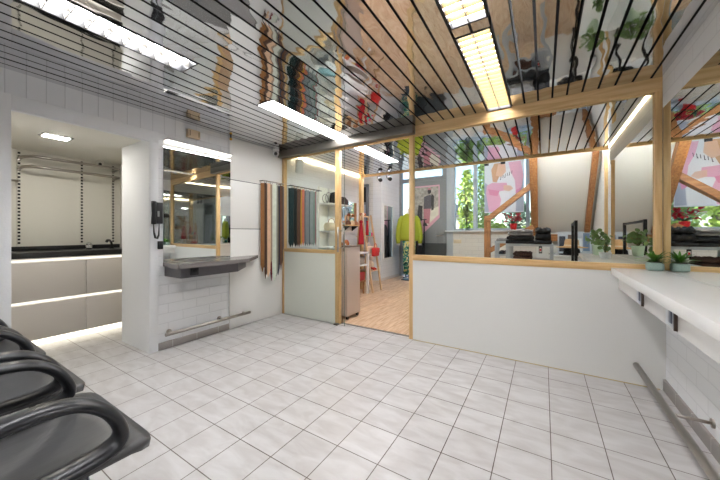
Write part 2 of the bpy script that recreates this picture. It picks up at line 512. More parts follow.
for z0, z1 in ((0.12, 0.86), (0.92, 1.5), (1.56, 1.9), (1.96, 2.4)):
    d.box(-2.30 if z0 > 0.9 else -2.86, -2.13, YF + 0.018, YF + 0.032, z0, z1, 0.004)
dr = struct('door_1', d, M_grey_d)
struct('door_handle', MB().rod((-2.16, YF + 0.035, 1.09), (-2.16, YF - 0.03, 1.09), 0.011).rod((-2.155, YF - 0.03, 1.09), (-2.31, YF - 0.03, 1.09), 0.011), M_steel, dr)
struct('kick_panel', MB().box(-2.93, -2.07, YF + 0.012, YF + 0.03, 0.02, 0.9), mat('dark kick panel', (74, 78, 82), 0.4), dr)

# roof slope, knee wall, rafters
S0, S1 = (5.27, 3.25), (7.16, 1.19)
struct('ceiling', MB().prism([(-0.13, S0[0], S0[1]), (-0.13, S1[0], S1[1]), (-0.13, S1[0] + 0.12, S1[1] + 0.02), (-0.13, S0[0] + 0.12, S0[1] + 0.02)], (1.05, 0, 0)), mat('white roof boards', (226, 225, 220), 0.6, bump=0.1, bscale=40, stretch=(1, 0.1, 0.1)))
struct('wall_knee', MB().box(-0.13, 0.9, 7.2, 7.32, 0, 1.3), M_white)
struct('wall_cheek', MB().prism([(-0.13, S0[0], 3.25), (-0.13, S1[0], S1[1]), (-0.13, YF + 0.1, S1[1]), (-0.13, YF + 0.1, 3.25)], (-0.03, 0, 0)), M_white)
struct('trim_10', MB().box(-0.13, 0.79, 7.08, 7.199, 1.0, 1.14), M_timberX)
def slope_pt(x, t, off):
    dy, dz = S1[0] - S0[0], S1[1] - S0[1]; L = math.hypot(dy, dz); n = (dz / L, -dy / L)
    return (x, S0[0] + dy * t + n[0] * off, S0[1] + dz * t + n[1] * off)
r = MB(); r.beam(slope_pt(-0.155, 0.02, 0.062), slope_pt(-0.155, 1.0, 0.062), 0.12, 0.12); struct('trim_11', r, M_timber)
r = MB(); r.beam(slope_pt(0.70, 0.02, 0.045), slope_pt(0.70, 1.02, 0.045), 0.08, 0.09); struct('trim_12', r, M_timber)
YT = 6.36
px_, pz_ = px_x(487.5, YT), px_z(219, -0.95, YT)
struct('trim_13', MB().box(px_ - 0.055, px_ + 0.055, YT - 0.05, YT + 0.05, 0.002, pz_ + 0.06), M_timber)
r = MB(); r.beam((px_ - 0.02, YT - 0.01, pz_ - 0.03), (-0.16, YT - 0.01, px_z(184, -0.16, YT)), 0.09, 0.16, (0, 1, 0)); struct('trim_14', r, M_timberX)
r = MB(); r.beam((px_ + 0.02, YT - 0.01, 0.80), (-0.16, YT - 0.01, 1.28), 0.09, 0.15, (0, 1, 0)); struct('trim_15', r, M_timberX)

# ------------------------------------------------------------------ glazed timber partition
struct('trim_16', MB().box(XL, XR - 0.002, YP0, YP1, 2.237, CZ + 0.004), M_pineX); struct('trim_32', MB().box(XL, XR - 0.002, YP0 - 0.001, YP1 + 0.001, CZ + 0.0045, BZ), M_dark)                        # head beam; above it an added dark filler that blackens the strip gaps
for i, (x0, x1) in enumerate(((XL, -3.20), (-2.282, -2.222), (-1.266, -1.219), (0.713, XR - 0.001))):
    struct('trim_%d' % (17 + i), MB().box(x0, x1, YP0, YP1, 0, 2.237, 0.002), M_pine)
struct('trim_21', MB().box(-3.20, -2.282, YP0, YP1, 0.900, 0.948, 0.002), M_pineX)
struct('trim_22', MB().box(-1.219, 0.713, YP0 - 0.008, YP1 + 0.008, 0.872, 0.930, 0.002), M_pineX)
struct('wall_partition', MB().box(-1.219, 0.7715, YP0 - 0.005, YP1, 0.0, 0.871), M_low)
struct('trim_23', MB().box(-1.219, 0.74, YP0 - 0.009, YP0 - 0.005, 0.0, 0.006), mat('yellowed sealant', (196, 176, 130), 0.6))
struct('wall_partition', MB().box(-3.20, -2.282, YP0 + 0.006, YP1, 0.0, 0.899), M_green)
for x0, x1, z0 in ((-3.20, -2.282, 0.948), (-1.219, 0.713, 0.930)):
    struct('window_pane', MB().box(x0, x1, 3.097, 3.103, z0, 2.237), M_glass)
struct('trim_24', MB().box(-3.24, -1.19, 2.985, 3.068, 2.245, CZ - 0.003, 0.003), M_track)        # sliding track
d = MB().use(M_glassd); d.box(-3.155, -2.112, 3.036, 3.044, 0.008, 2.246)
d.use(M_gl_edge); d.box(-2.112, -2.1105, 3.036, 3.044, 0.008, 2.246)
gd = struct('door_3', d)
for y, s in ((3.0, 1), (3.125, -1)):
    struct('door_handle', MB().rod((-2.184, y, 0.93), (-2.184, y, 1.243), 0.0125).rod((-2.184, y, 0.98), (-2.184, 3.04, 0.98), 0.006).rod((-2.184, y, 1.195), (-2.184, 3.04, 1.195), 0.006), M_steel, gd)
struct('floor_guide', MB().box(-2.27, -2.21, 3.02, 3.068, 0, 0.02, 0.003), M_track, gd)
# mirror frame posts in the shop
struct('trim_25', MB().box(0.738, 0.771, 4.94, 4.962, 0.897, 2.104), M_pine)
struct('trim_26', MB().box(0.735, 0.772, 5.40, 5.45, 0.003, 2.30), M_pine)

# ------------------------------------------------------------------ luminaires
def louvre_light(x0, x1, y0, y1, label, W, pitch, depth):
    t = thing('ceiling_light', label, 'light', ((x0 + x1) / 2, (y0 + y1) / 2, CZ), 'louvred ceiling luminaires')
    f = MB(); b = 0.010
    f.box(x0, x0 + b, y0, y1, CZ - 0.004, CZ + 0.085); f.box(x1 - b, x1, y0, y1, CZ - 0.004, CZ + 0.085)
    f.box(x0 + b, x1 - b, y0, y0 + b, CZ - 0.004, CZ + 0.085); f.box(x0 + b, x1 - b, y1 - b, y1, CZ - 0.004, CZ + 0.085)
    f.build('frame', M_black, t)
    MB().box(x0 + b, x1 - b, y0 + b, y1 - b, CZ + depth + 0.004, CZ + depth + 0.010).build('lamp_tray', E_louv, t)
    l = MB()
    xm = (x0 + x1) / 2
    l.use(mat('louvre spine', (70, 68, 62), 0.4)).box(xm - 0.002, xm + 0.002, y0 + b, y1 - b, CZ - 0.002, CZ + depth)
    l.use(W)
    n = int((y1 - y0) / pitch)
    for i in range(1, n):
        y = y0 + (y1 - y0) * i / n
        for a_, c_ in ((x0 + b, xm - 0.002), (xm + 0.002, x1 - b)):
            l.prism([(a_, y - 0.010, CZ + depth), (a_, y - 0.002, CZ + 0.001), (a_, y + 0.002, CZ + 0.001), (a_, y + 0.010, CZ + depth)], (c_ - a_, 0, 0))
    l.build('louvre', None, t)
    return t
W_A, W_B = mat('amber shaded louvre', (132, 112, 70), 0.35), mat('white louvre', (204, 200, 188), 0.35)  # right blades darkened to amber, standing in for louvre shading within the glare
xR0, xR1 = 0.6875 - P * 11 + 0.002, 0.6875 - P * 9 - 0.002
xL0, xL1 = 0.6875 - P * 28 + 0.002, 0.6875 - P * 26 - 0.002
louvre_light(xR0, xR1, 1.81, YP0 - 0.002, 'louvred ceiling luminaire ending at the pine beam over the low partition wall', W_A, 0.06, 0.026)
louvre_light(xR0, xR1, 0.50, 1.72, 'louvred ceiling luminaire at the top edge, in line before the one at the pine beam', W_A, 0.06, 0.026)
louvre_light(xR0, xR1, -1.5, -0.25, 'added louvred ceiling luminaire, unseen behind the viewer on the right side', W_A, 0.06, 0.026)  # unseen lamp added behind the camera to light the room
louvre_light(xL0, xL1, -0.1, 1.15, 'long louvred ceiling luminaire at top left in front of the alcove', W_B, 0.085, 0.042)
louvre_light(xL0, xL1, -1.6, -0.35, 'added louvred ceiling luminaire, unseen behind the viewer on the left side', W_B, 0.085, 0.042)  # added out of view, carries the left row on for more light
def panel_light(x0, x1, y0, y1, label):
    t = thing('ceiling_light', label, 'light', ((x0 + x1) / 2, (y0 + y1) / 2, CZ), 'opal ceiling luminaires')
    f = MB(); f.box(x0, x1, y0, y0 + 0.012, CZ - 0.003, CZ + 0.05); f.box(x0, x1, y1 - 0.006, y1, CZ - 0.003, CZ + 0.05)
    f.box(x0, x0 + 0.005, y0 + 0.012, y1 - 0.006, CZ - 0.003, CZ + 0.05); f.box(x1 - 0.005, x1, y0 + 0.012, y1 - 0.006, CZ - 0.003, CZ + 0.05)
    f.build('frame', M_black, t)
    MB().box(x0 + 0.005, x1 - 0.005, y0 + 0.012, y1 - 0.006, CZ, CZ + 0.02).build('diffuser', E_panel, t)
panel_light(xL0, xL1, 1.80, 2.985, 'opal strip luminaire in the ceiling running up to the grey sliding door track')
panel_light(xL0, xL1, YP1 + 0.002, 4.48, 'opal strip luminaire in the shop ceiling beyond the glass partition')

def led(name, label, b, m=E_cove):
    o = MB().box(*b).build(name, m); return tag(o, label, 'light')
led('led_strip', 'warm led strip washing the left shop wall below the ceiling', (XL + 0.003, XL + 0.016, 3.2, YE - 0.06, CZ - 0.022, CZ - 0.008))
led('led_strip', 'warm led strip along the wooden edge of the shop ceiling', (XL + 0.1, XR - 0.04, YE + 0.032, YE + 0.046, CZ - 0.012, CZ + 0.012), emit('edge led', (240, 244, 255), 15.0))
led('led_strip', 'warm led strip on the brick band above the shop mirror', (XR - 0.009, XR - 0.002, 3.2, YE - 0.06, CZ - 0.014, CZ - 0.004))

# ------------------------------------------------------------------ left mirror, its light and the grey shelf
ang = math.radians(2.4)
mt = thing('wall_mirror', 'tall frameless wall mirror above the grey shelf on the left wall', 'mirror', (XL + 0.005, 1.487, 0.878))
R = Matrix.Translation((XL + 0.006, 1.487, 0)) @ Matrix.Rotation(-ang, 4, 'Z')
MB().box(-0.004, 0.0015, 0, 0.727, 0.879, 2.046, 0, R).build('glass_sheet', M_mirror, mt)
MB().box(-0.006, -0.0042, 0.01, 0.717, 0.885, 2.04, 0, R).build('backing', M_white, mt)
ml = thing('mirror_light', 'lit white light strip along the top of the left mirror', 'light', (XL, 1.85, 2.05))
MB().prism([(XL + 0.001, 1.487, 2.103), (XL + 0.001, 1.487, 2.109), (XL + 0.086, 1.487, 2.109), (XL + 0.086, 1.487, 2.103)], (0, 0.727, 0)).build('housing', mat('grey light housing', (112, 112, 112), 0.5), ml)
MB().prism([(XL + 0.012, 1.489, 2.1025), (XL + 0.082, 1.489, 2.1025), (XL + 0.014, 1.489, 2.076), (XL + 0.012, 1.489, 2.076)], (0, 0.723, 0)).build('diffuser', E_mir, ml)
sh = thing('wall_shelf', 'grey wall shelf with chamfered end under the left mirror', 'shelf', (XL, 2.0, 0.83))
top = MB(); top.prism([(XL + 0.001, 1.486, 0.836), (-2.862, 1.442, 0.836), (-2.862, 2.21, 0.836), (XL + 0.017, 2.64, 0.836)], (0, 0, 0.04), None, 0.0015); top.use(M_chart)
top.build('shelf_top', M_chart, sh)
ap = MB(); ap.prism([(XL + 0.002, 1.50, 0.735), (-2.935, 1.50, 0.735), (-2.935, 2.12, 0.735), (XL + 0.018, 2.45, 0.735)], (0, 0, 0.1005), None, 0.001); ap.build('apron', M_char, sh)
so = MB().box(-2.934, -2.924, 1.585, 1.665, 0.755, 0.835, 0.003).build('socket', M_blackp, sh)
MB().lathe([(0.026, 0), (0.026, 0.004), (0.019, 0.004), (0.017, 0.0)], (0, 0, 0), 20, 1, 1, Matrix.Translation((-2.924, 1.625, 0.795)) @ Matrix.Rotation(PI / 2, 4, 'Y')).build('socket_ring', M_black, so)

def foot_rail(label, a, b, flanges, wallx, r=0.017):
    t = thing('foot_rail', label, 'rail', ((a[0] + b[0]) / 2, (a[1] + b[1]) / 2, 0.0))
    MB().rod(a, b, r, 16).build('bar', M_steel, t)
    for (fy, z) in flanges:
        sg = 1 if wallx > a[0] else -1
        br = MB().rod((a[0], fy, z), (wallx - sg * 0.004, fy, z), 0.009).build('bracket', M_steel, t)
        MB().rod((wallx - sg * 0.009, fy, z), (wallx, fy, z), 0.024, 16).build('flange', M_steel, br)
foot_rail('short brushed steel foot rail low on the left wall under the grey shelf', (-3.165, 1.47, 0.165), (-3.165, 2.46, 0.165), ((1.54, 0.168), (2.09, 0.168), (2.40, 0.168)), XL)
foot_rail('long brushed steel foot rail low beside the right wall under the white counter', (0.606, 0.2, 0.155), (0.606, 3.062, 0.155), ((0.6, 0.155), (2.34, 0.155)), 0.772, 0.02)

# ------------------------------------------------------------------ right counter and mirrors
wc = thing('wall_counter', 'long white wall counter under the right mirror in the salon', 'counter', (XR, 1.2, 0.84))
MB().box(0.455, 0.7555, -1.8, YP0 - 0.010, 0.843, 0.896, 0.0015).build('counter_top', M_counter, wc)
MB().box(0.50, 0.53, -1.8, YP0 - 0.010, 0.735, 0.8425, 0.001).build('apron', M_counter, wc)
for y in (2.42, 1.905):
    so = MB().box(0.491, 0.4995, y - 0.055, y + 0.055, 0.745, 0.84, 0.003).build('socket', mat('grey socket plate', (176, 182, 188), 0.35), wc)
    MB().box(0.487, 0.4905, y - 0.035, y + 0.0, 0.765, 0.825, 0.003).build('socket_insert', mat('blue grey insert', (88, 96, 112), 0.35), so)
    MB().box(0.488, 0.4995, y - 0.068, y - 0.058, 0.742, 0.84).build('cable_slot', mat('brown slot', (70, 56, 46), 0.5), wc)
tag(MB().box(XR, 0.770, -1.8, YP0 - 0.002, 0.8965, 2.104).build('wall_mirror', M_mirror), 'large frameless wall mirror above the white counter on the right', 'mirror')
tag(MB().box(XR, 0.770, YP1 + 0.002, 4.939, 0.8965, 2.104).build('wall_mirror', M_mirror), 'frameless wall mirror in the shop behind the potted plants', 'mirror')
wc2 = thing('wall_counter', 'white counter in the shop carrying the round leaved plants', 'counter', (XR, 4.0, 0.84))
MB().box(0.40, 0.7555, YP1 + 0.010, 4.95, 0.846, 0.896, 0.0015).build('counter_top', M_counter, wc2)
MB().box(0.44, 0.47, YP1 + 0.010, 4.95, 0.003, 0.8455).build('front_panel', M_counter, wc2)

def translucent(name, c, k=0.55):
    m = mat(name, c, 0.45); nt = m.node_tree
    if 'tl' in m: return m
    m['tl'] = 1
    o = [n for n in nt.nodes if n.type == 'OUTPUT_MATERIAL'][0]; b = nt.nodes['Principled BSDF']
    t = nt.nodes.new('ShaderNodeBsdfTranslucent'); t.inputs[0].default_value = lin(c); mx = nt.nodes.new('ShaderNodeMixShader'); mx.inputs[0].default_value = k
    nt.links.new(b.outputs[0], mx.inputs[1]); nt.links.new(t.outputs[0], mx.inputs[2]); nt.links.new(mx.outputs[0], o.inputs[0])
    return m
# ------------------------------------------------------------------ small things on the left wall
ph = thing('intercom_phone', 'black wall intercom phone on the pillar beside the mirror', 'phone', (XL + 0.012, 1.41, 1.25))
MB().box(XL + 0.0125, XL + 0.045, 1.395, 1.468, 1.262, 1.471, 0.006).build('body', M_blackp, ph)
MB().box(XL + 0.045, XL + 0.047, 1.417, 1.435, 1.33, 1.385).build('label_plate', mat('grey plate', (150, 150, 150), 0.5), ph)
h = MB(); h.tube([(XL + 0.05, 1.383, 1.262), (XL + 0.062, 1.377, 1.30), (XL + 0.066, 1.375, 1.366), (XL + 0.062, 1.377, 1.43), (XL + 0.05, 1.383, 1.471)], [0.023, 0.020, 0.016, 0.020, 0.023], 12)
h.build('handset', M_blackp, ph)
k = MB(); k.tube([(XL + 0.04, 1.385, 1.262), (XL + 0.04, 1.388, 1.18), (XL + 0.04, 1.40, 1.125), (XL + 0.038, 1.418, 1.118), (XL + 0.036, 1.432, 1.15), (XL + 0.034, 1.437, 1.262)], [0.004, 0.008, 0.0105, 0.0105, 0.008, 0.004], 8)
k.build('coiled_cord', M_blackp, ph)
sw = MB().box(XL + 0.0125, XL + 0.034, 1.43, 1.474, 1.01, 1.09, 0.004).build('wall_switch', M_blackp); tag(sw, 'small black switch box on the pillar below the intercom phone', 'switch')
MB().box(XL + 0.0342, XL + 0.037, 1.437, 1.467, 1.03, 1.07, 0.001).build('rocker', M_black, sw)
cx_ = thing('chime_box', 'cream plastic box with slots on the brick above the mirror', 'box', (XL, 1.78, 2.2))
MB().box(XL, XL + 0.045, 1.712, 1.842, 2.196, 2.282, 0.004).build('housing', mat('cream plastic', (214, 192, 158), 0.45), cx_)
for y in (1.727, 1.822): MB().box(XL + 0.0452, XL + 0.047, y, y + 0.008, 2.212, 2.268).build('slot', mat('brown grille', (128, 106, 82), 0.5), cx_)
hk = thing('ceiling_sensor', 'small yellow capped sensor hanging below the ceiling at the left wall', 'sensor', (XL + 0.03, 2.225, CZ))
MB().rod((XL + 0.03, 2.225, CZ - 0.03), (XL + 0.03, 2.225, CZ - 0.001), 0.008).build('stem', M_black, hk)
MB().lathe([(0.004, -0.05), (0.013, -0.046), (0.016, -0.03), (0.012, -0.022)], (XL + 0.03, 2.225, CZ), 14).build('cap', mat('yellow cap', (222, 172, 60), 0.4), hk)
sv = thing('security_camera', 'white dome security camera in the corner under the ceiling', 'camera', (XL + 0.06, 2.90, CZ))
MB().lathe([(0.035, -0.03), (0.045, -0.026), (0.045, -0.002)], (XL + 0.07, 2.90, CZ), 20).build('mount', M_white, sv)
MB().ball((XL + 0.07, 2.90, CZ - 0.062), 0.042, 18, 12).build('dome', M_white, sv)
MB().ball((XL + 0.096, 2.872, CZ - 0.075), 0.024, 14, 10).build('lens', M_black, sv)
sv2 = thing('security_camera', 'small white camera with black lens in the alcove ceiling corner', 'camera', (-4.8, 1.47, 2.09))
MB().lathe([(0.03, -0.05), (0.034, -0.045), (0.034, -0.001)], (-4.82, 1.47, 2.09), 18).build('housing', M_alc, sv2)
MB().ball((-4.795, 1.462, 2.045), 0.018, 12, 8).build('lens', M_black, sv2)

# ------------------------------------------------------------------ alcove kitchenette
kc = thing('base_cabinet', 'taupe drawer cabinet in the alcove with lit plinth', 'cabinet', (-4.6, 0.85, 0))
MB().box(-4.88, -4.432, 0.02, 1.68, 0.07, 0.912).build('body', M_counter, kc)
for y0, y1 in ((0.03, 1.216), (1.222, 1.67)):
    for z0, z1 in ((0.075, 0.443), (0.482, 0.868)):
        MB().box(-4.43, -4.412, y0, y1, z0, z1, 0.002).build('drawer', M_taupe, kc)
MB().box(-4.55, -4.48, 0.02, 1.68, 0.001, 0.0695).build('plinth', E_plinth, kc)
for z in (0.452, 0.878):
    MB().box(-4.428, -4.422, 0.03, 1.67, z, z + 0.018).build('grip_rail', emit('grip led', (255, 246, 230), 0.2), kc)
ct = thing('worktop', 'black worktop on the alcove cabinet', 'worktop', (-4.6, 0.85, 0.912))
MB().box(-4.899, -4.40, 0.002, 1.698, 0.9125, 0.972, 0.002).build('slab', mat('black worktop', (30, 29, 30), 0.3), ct)
MB().box(-4.899, -4.885, 0.002, 1.698, 0.9725, 1.02, 0.001).build('upstand', mat('black worktop', (30, 29, 30), 0.3), ct)
tp = thing('tap', 'black kitchen tap on the worktop at the right of the alcove', 'tap', (-4.7, 1.53, 0.972))
MB().tube([(-4.70, 1.55, 0.9725), (-4.70, 1.55, 1.02), (-4.695, 1.54, 1.055), (-4.67, 1.515, 1.078), (-4.64, 1.485, 1.075), (-4.63, 1.475, 1.06)], [0.014, 0.013, 0.012, 0.013, 0.016, 0.016], 12).build('spout', M_blackp, tp)
MB().lathe([(0.022, 0), (0.022, 0.006), (0.016, 0.01)], (-4.70, 1.55, 0.9725), 16).build('base_ring', M_black, tp)
jr = thing('soap_pot', 'round chrome pot on the worktop left of the tap', 'pot', (-4.72, 1.33, 0.972))
MB().lathe([(0.028, 0), (0.031, 0.01), (0.031, 0.05), (0.024, 0.055)], (-4.70, 1.325, 0.9725), 20).build('pot', M_chrome, jr)
MB().lathe([(0.024, 0.0555), (0.028, 0.06), (0.02, 0.08), (0.006, 0.086)], (-4.70, 1.325, 0.9725), 20).build('lid', M_chrome, jr)
for y, pl in ((0.79, 'leftmost'), (1.31, 'middle'), (1.625, 'rightmost')):
    st = thing('shelf_standard', '%s of the three slotted wall standards on the alcove back wall' % pl, 'shelf rail', (-4.9, y, 1.03), 'slotted wall standards')
    MB().box(-4.899, -4.886, y - 0.014, y + 0.014, 1.03, 2.085).build('strip', M_alc, st)
    sl = MB(); z = 1.05
    while z < 2.06:
        sl.box(-4.8862, -4.8848, y - 0.010, y + 0.010, z, z + 0.020); z += 0.038
    sl.build('slots', M_dark, st)
for z, n in ((1.985, 'upper'), (1.875, 'lower')):
    rl = thing('garment_rail', '%s of the two steel rails across the alcove back wall' % n, 'rail', (-4.8, 1.2, z), 'alcove steel rails')
    MB().tube([(-4.884, 0.79, z), (-4.80, 0.80, z + 0.012), (-4.70, 0.86, z + 0.016), (-4.69, 0.92, z + 0.016), (-4.69, 1.58, z + 0.012), (-4.70, 1.62, z + 0.01), (-4.884, 1.625, z)], 0.016, 10).build('bar', M_steel, rl)
    for y in (0.79, 1.625): MB().box(-4.8835, -4.86, y - 0.01, y + 0.01, z - 0.02, z + 0.02).build('bracket', M_steel, rl)
tag(MB().rod((-4.80, 0.35, 1.73), (-4.80, 0.775, 1.73), 0.0125).rod((-4.80, 0.772, 1.73), (-4.884, 0.772, 1.73), 0.009).rod((-4.80, 0.36, 1.73), (-4.897, 0.36, 1.73), 0.009).build('garment_rail', M_steel), 'short steel rail at the left edge of the alcove', 'rail')
al = thing('recessed_light', 'small rectangular lit ceiling panel in the alcove', 'light', (-3.96, 0.87, 2.09))
MB().box(-4.02, -3.88, 0.765, 0.985, 2.083, 2.0895, 0.002).build('frame', M_greym, al)
MB().box(-4.005, -3.895, 0.79, 0.96, 2.080, 2.0828).build('diffuser', E_alc, al)

# ------------------------------------------------------------------ black armchairs
LOOP = [(-.10, .50), (-.07, .565), (0, .606), (.09, .632), (.17, .645), (.25, .648), (.33, .630), (.395, .578), (.432, .512), (.434, .468), (.40, .444), (.33, .434), (.2, .432), (.05, .440), (-.06, .462)]
def arm_loop(X, sgn):
    out = []; n = len(LOOP)
    for i in range(n):
        p0, p1, p2, p3 = (Vector(LOOP[(i + k) % n]) for k in (-1, 0, 1, 2))
        for q in range(4):
            t = q / 4
            p = 0.5 * ((2 * p1) + (p2 - p0) * t + (2 * p0 - 5 * p1 + 4 * p2 - p3) * t * t + (3 * p1 - p0 - 3 * p2 + p3) * t ** 3)
            out.append((X + sgn * 0.0 * p.y, p.x, p.y))
    return out
ch = thing('armchair', 'nearest black plastic armchair with oval arms at the bottom left corner', 'chair', (0, 0, 0), 'black armchairs in a row', absolute=False)
sg = MB()                                                             # seat shell, dished, front edge rolled down
nx, ny = 20, 20
W2 = 0.31
def seat_z(u, v):   # u -1..1 across, v 0 back .. 1 front
    return 0.437 - 0.042 * (1 - u * u) * math.sin(PI * min(1, v * 1.08)) - 0.012 * max(0, v - 0.9) / 0.1
for side in (0, 1):
    pass
Gt, Gb = [], []
for j in range(ny + 1):
    v = j / ny; y = -0.06 + 0.59 * v
    half = W2 * (0.93 + 0.07 * v)
    if v > 0.93: half *= 1 - 0.05 * ((v - 0.93) / 0.07) ** 2
    Gt.append([sg.bm.verts.new((half * (2 * i / nx - 1), y - 0.012 * (abs(2 * i / nx - 1) ** 14) * v, seat_z(2 * i / nx - 1, v))) for i in range(nx + 1)])
    Gb.append([sg.bm.verts.new((half * 0.985 * (2 * i / nx - 1), y - 0.012 * (abs(2 * i / nx - 1) ** 14) * v - 0.004, seat_z(2 * i / nx - 1, v) - 0.028 - 0.012 * (1 - abs(2 * i / nx - 1)))) for i in range(nx + 1)])
for j in range(ny):
    for i in range(nx):
        sg._f([Gt[j][i], Gt[j][i + 1], Gt[j + 1][i + 1], Gt[j + 1][i]], True); sg._f([Gb[j][i + 1], Gb[j][i], Gb[j + 1][i], Gb[j + 1][i + 1]], True)
for j in range(ny):
    sg._f([Gb[j][0], Gt[j][0], Gt[j + 1][0], Gb[j + 1][0]], True); sg._f([Gt[j][nx], Gb[j][nx], Gb[j + 1][nx], Gt[j + 1][nx]], True)
for i in range(nx):
    sg._f([Gt[0][i], Gb[0][i], Gb[0][i + 1], Gt[0][i + 1]], True); sg._f([Gb[ny][i], Gt[ny][i], Gt[ny][i + 1], Gb[ny][i + 1]], True)
M_chair = mat('worn black plastic', (70, 70, 70), 0.36, var=0.12, vscale=6, bump=0.05, bscale=25, stretch=(6, 1, 1))
M_arm = mat('black plastic arm', (34, 35, 38), 0.3, bump=0.02, bscale=40)
sg.build('seat', M_chair, ch)
bk = MB()
G1 = []
for j in range(13):
    v = j / 12; z = 0.43 + 0.42 * v; y = -0.06 - 0.10 * v
    half = 0.29 * (1 - 0.18 * v ** 3)
    G1.append([(half * (2 * i / 12 - 1), y + 0.05 * (2 * i / 12 - 1) ** 2 - 0.01, z) for i in range(13)])
bk.rings([[p for p in row] + [(p[0] * 0.98, p[1] - 0.022, p[2]) for p in row[::-1]] for row in G1])
bk.build('backrest', M_chair, ch)
for s in (-1, 1):
    a_ = MB(); a_.tube(arm_loop(s * 0.266, s), 1.0, 18, True, True, (0.020, 0.044), (1, 0, 0)); a_.build('armrest', M_arm, ch)
for sx in (-1, 1):
    for y0, y1 in ((0.42, 0.46), (0.0, -0.10)):
        MB().tube([(sx * 0.16, y0 - 0.06, 0.40), (sx * 0.20, y1 - 0.05, 0.0)], 0.012, 10).build('leg', M_chrome, ch)
CH = (-1.210 - 0.305, 0.0, 0.0)
ch.location = CH
copy_thing(ch, (CH[0] - 0.703, 0.008, 0), 'middle of the three black plastic armchairs in the row on the left')
copy_thing(ch, (CH[0] - 1.388, 0.012, 0), 'farthest of the three black plastic armchairs, nearest the alcove')

# ------------------------------------------------------------------ belts on the left wall
rail = thing('belt_rail', 'black rail carrying the hanging belts along the left wall', 'rail', (XL + 0.09, 3.2, 1.86))
MB().rod((XL + 0.10, 2.655, 1.865), (XL + 0.10, 3.02, 1.865), 0.007).build('bar', M_steel, rail)
MB().rod((XL + 0.10, 3.14, 1.865), (XL + 0.10, 3.86, 1.865), 0.007).build('bar', M_black, rail)
for y in (2.66, 3.01, 3.16, 3.84): MB().rod((XL + 0.10, y, 1.865), (XL + 0.0, y, 1.865), 0.005).build('bracket', M_black, rail)
belts = [
 (262.5, 272, .036, (164, 112, 62), 'tan brown', 'hanging first on the left'), (265.4, 279, .020, (84, 58, 44), 'dark walnut', 'between the tan brown and peach belts'), (277.3, 274, .020, (128, 118, 96), 'grey olive', 'between the pale sage and navy belts'),
 (268, 277, .044, (224, 186, 150), 'wide peach beige', 'left of the narrow dark red belt'),
 (271.4, 281, .022, (120, 26, 36), 'narrow dark red', 'right of the peach belt'), (274.5, 281, .042, (206, 212, 196), 'wide pale sage', 'right of the dark red belt'),
 (279.6, 275, .034, (34, 46, 72), 'navy blue', 'right of the pale sage belt'), (281.6, 270, .022, (104, 70, 48), 'narrow brown', 'right of the navy belt'),
 (284, 268, .026, (176, 176, 178), 'silver grey', 'close to the pine corner post'), (286.4, 264, .026, (146, 130, 120), 'taupe', 'in front of the pine corner post'),
 (290.0, 247, .046, (40, 66, 70), 'dark teal', 'first behind the glass'), (292.2, 247, .030, (30, 56, 62), 'deep petrol', 'right of the dark teal belt'),
 (293.6, 245, .018, (196, 164, 128), 'thin beige', 'between two dark belts behind the glass'), (295.4, 247, .034, (28, 28, 30), 'black', 'right of the thin beige belt'),
 (297.2, 247, .030, (66, 44, 34), 'dark chocolate', 'right of the black belt'), (299.2, 247, .040, (112, 74, 58), 'mid brown', 'left of the yellow belt'),
 (301.2, 246, .028, (222, 168, 52), 'mustard yellow', 'behind the glass'), (303.2, 246, .028, (226, 128, 96), 'coral', 'right of the yellow belt'),
 (305.4, 246, .040, (112, 116, 124), 'dark grey', 'right of the coral belt'), (307.6, 246, .040, (142, 148, 156), 'mid grey', 'second after the coral belt'),
 (309.8, 246, .040, (92, 104, 116), 'slate blue', 'third after the coral belt'), (312.0, 246, .040, (154, 164, 166), 'light grey', 'left of the grey green belt'),
 (313.8, 246, .036, (124, 148, 144), 'grey green', 'last but one on the rail'), (315.6, 246, .018, (160, 122, 124), 'thin mauve', 'last on the right of the rail')]
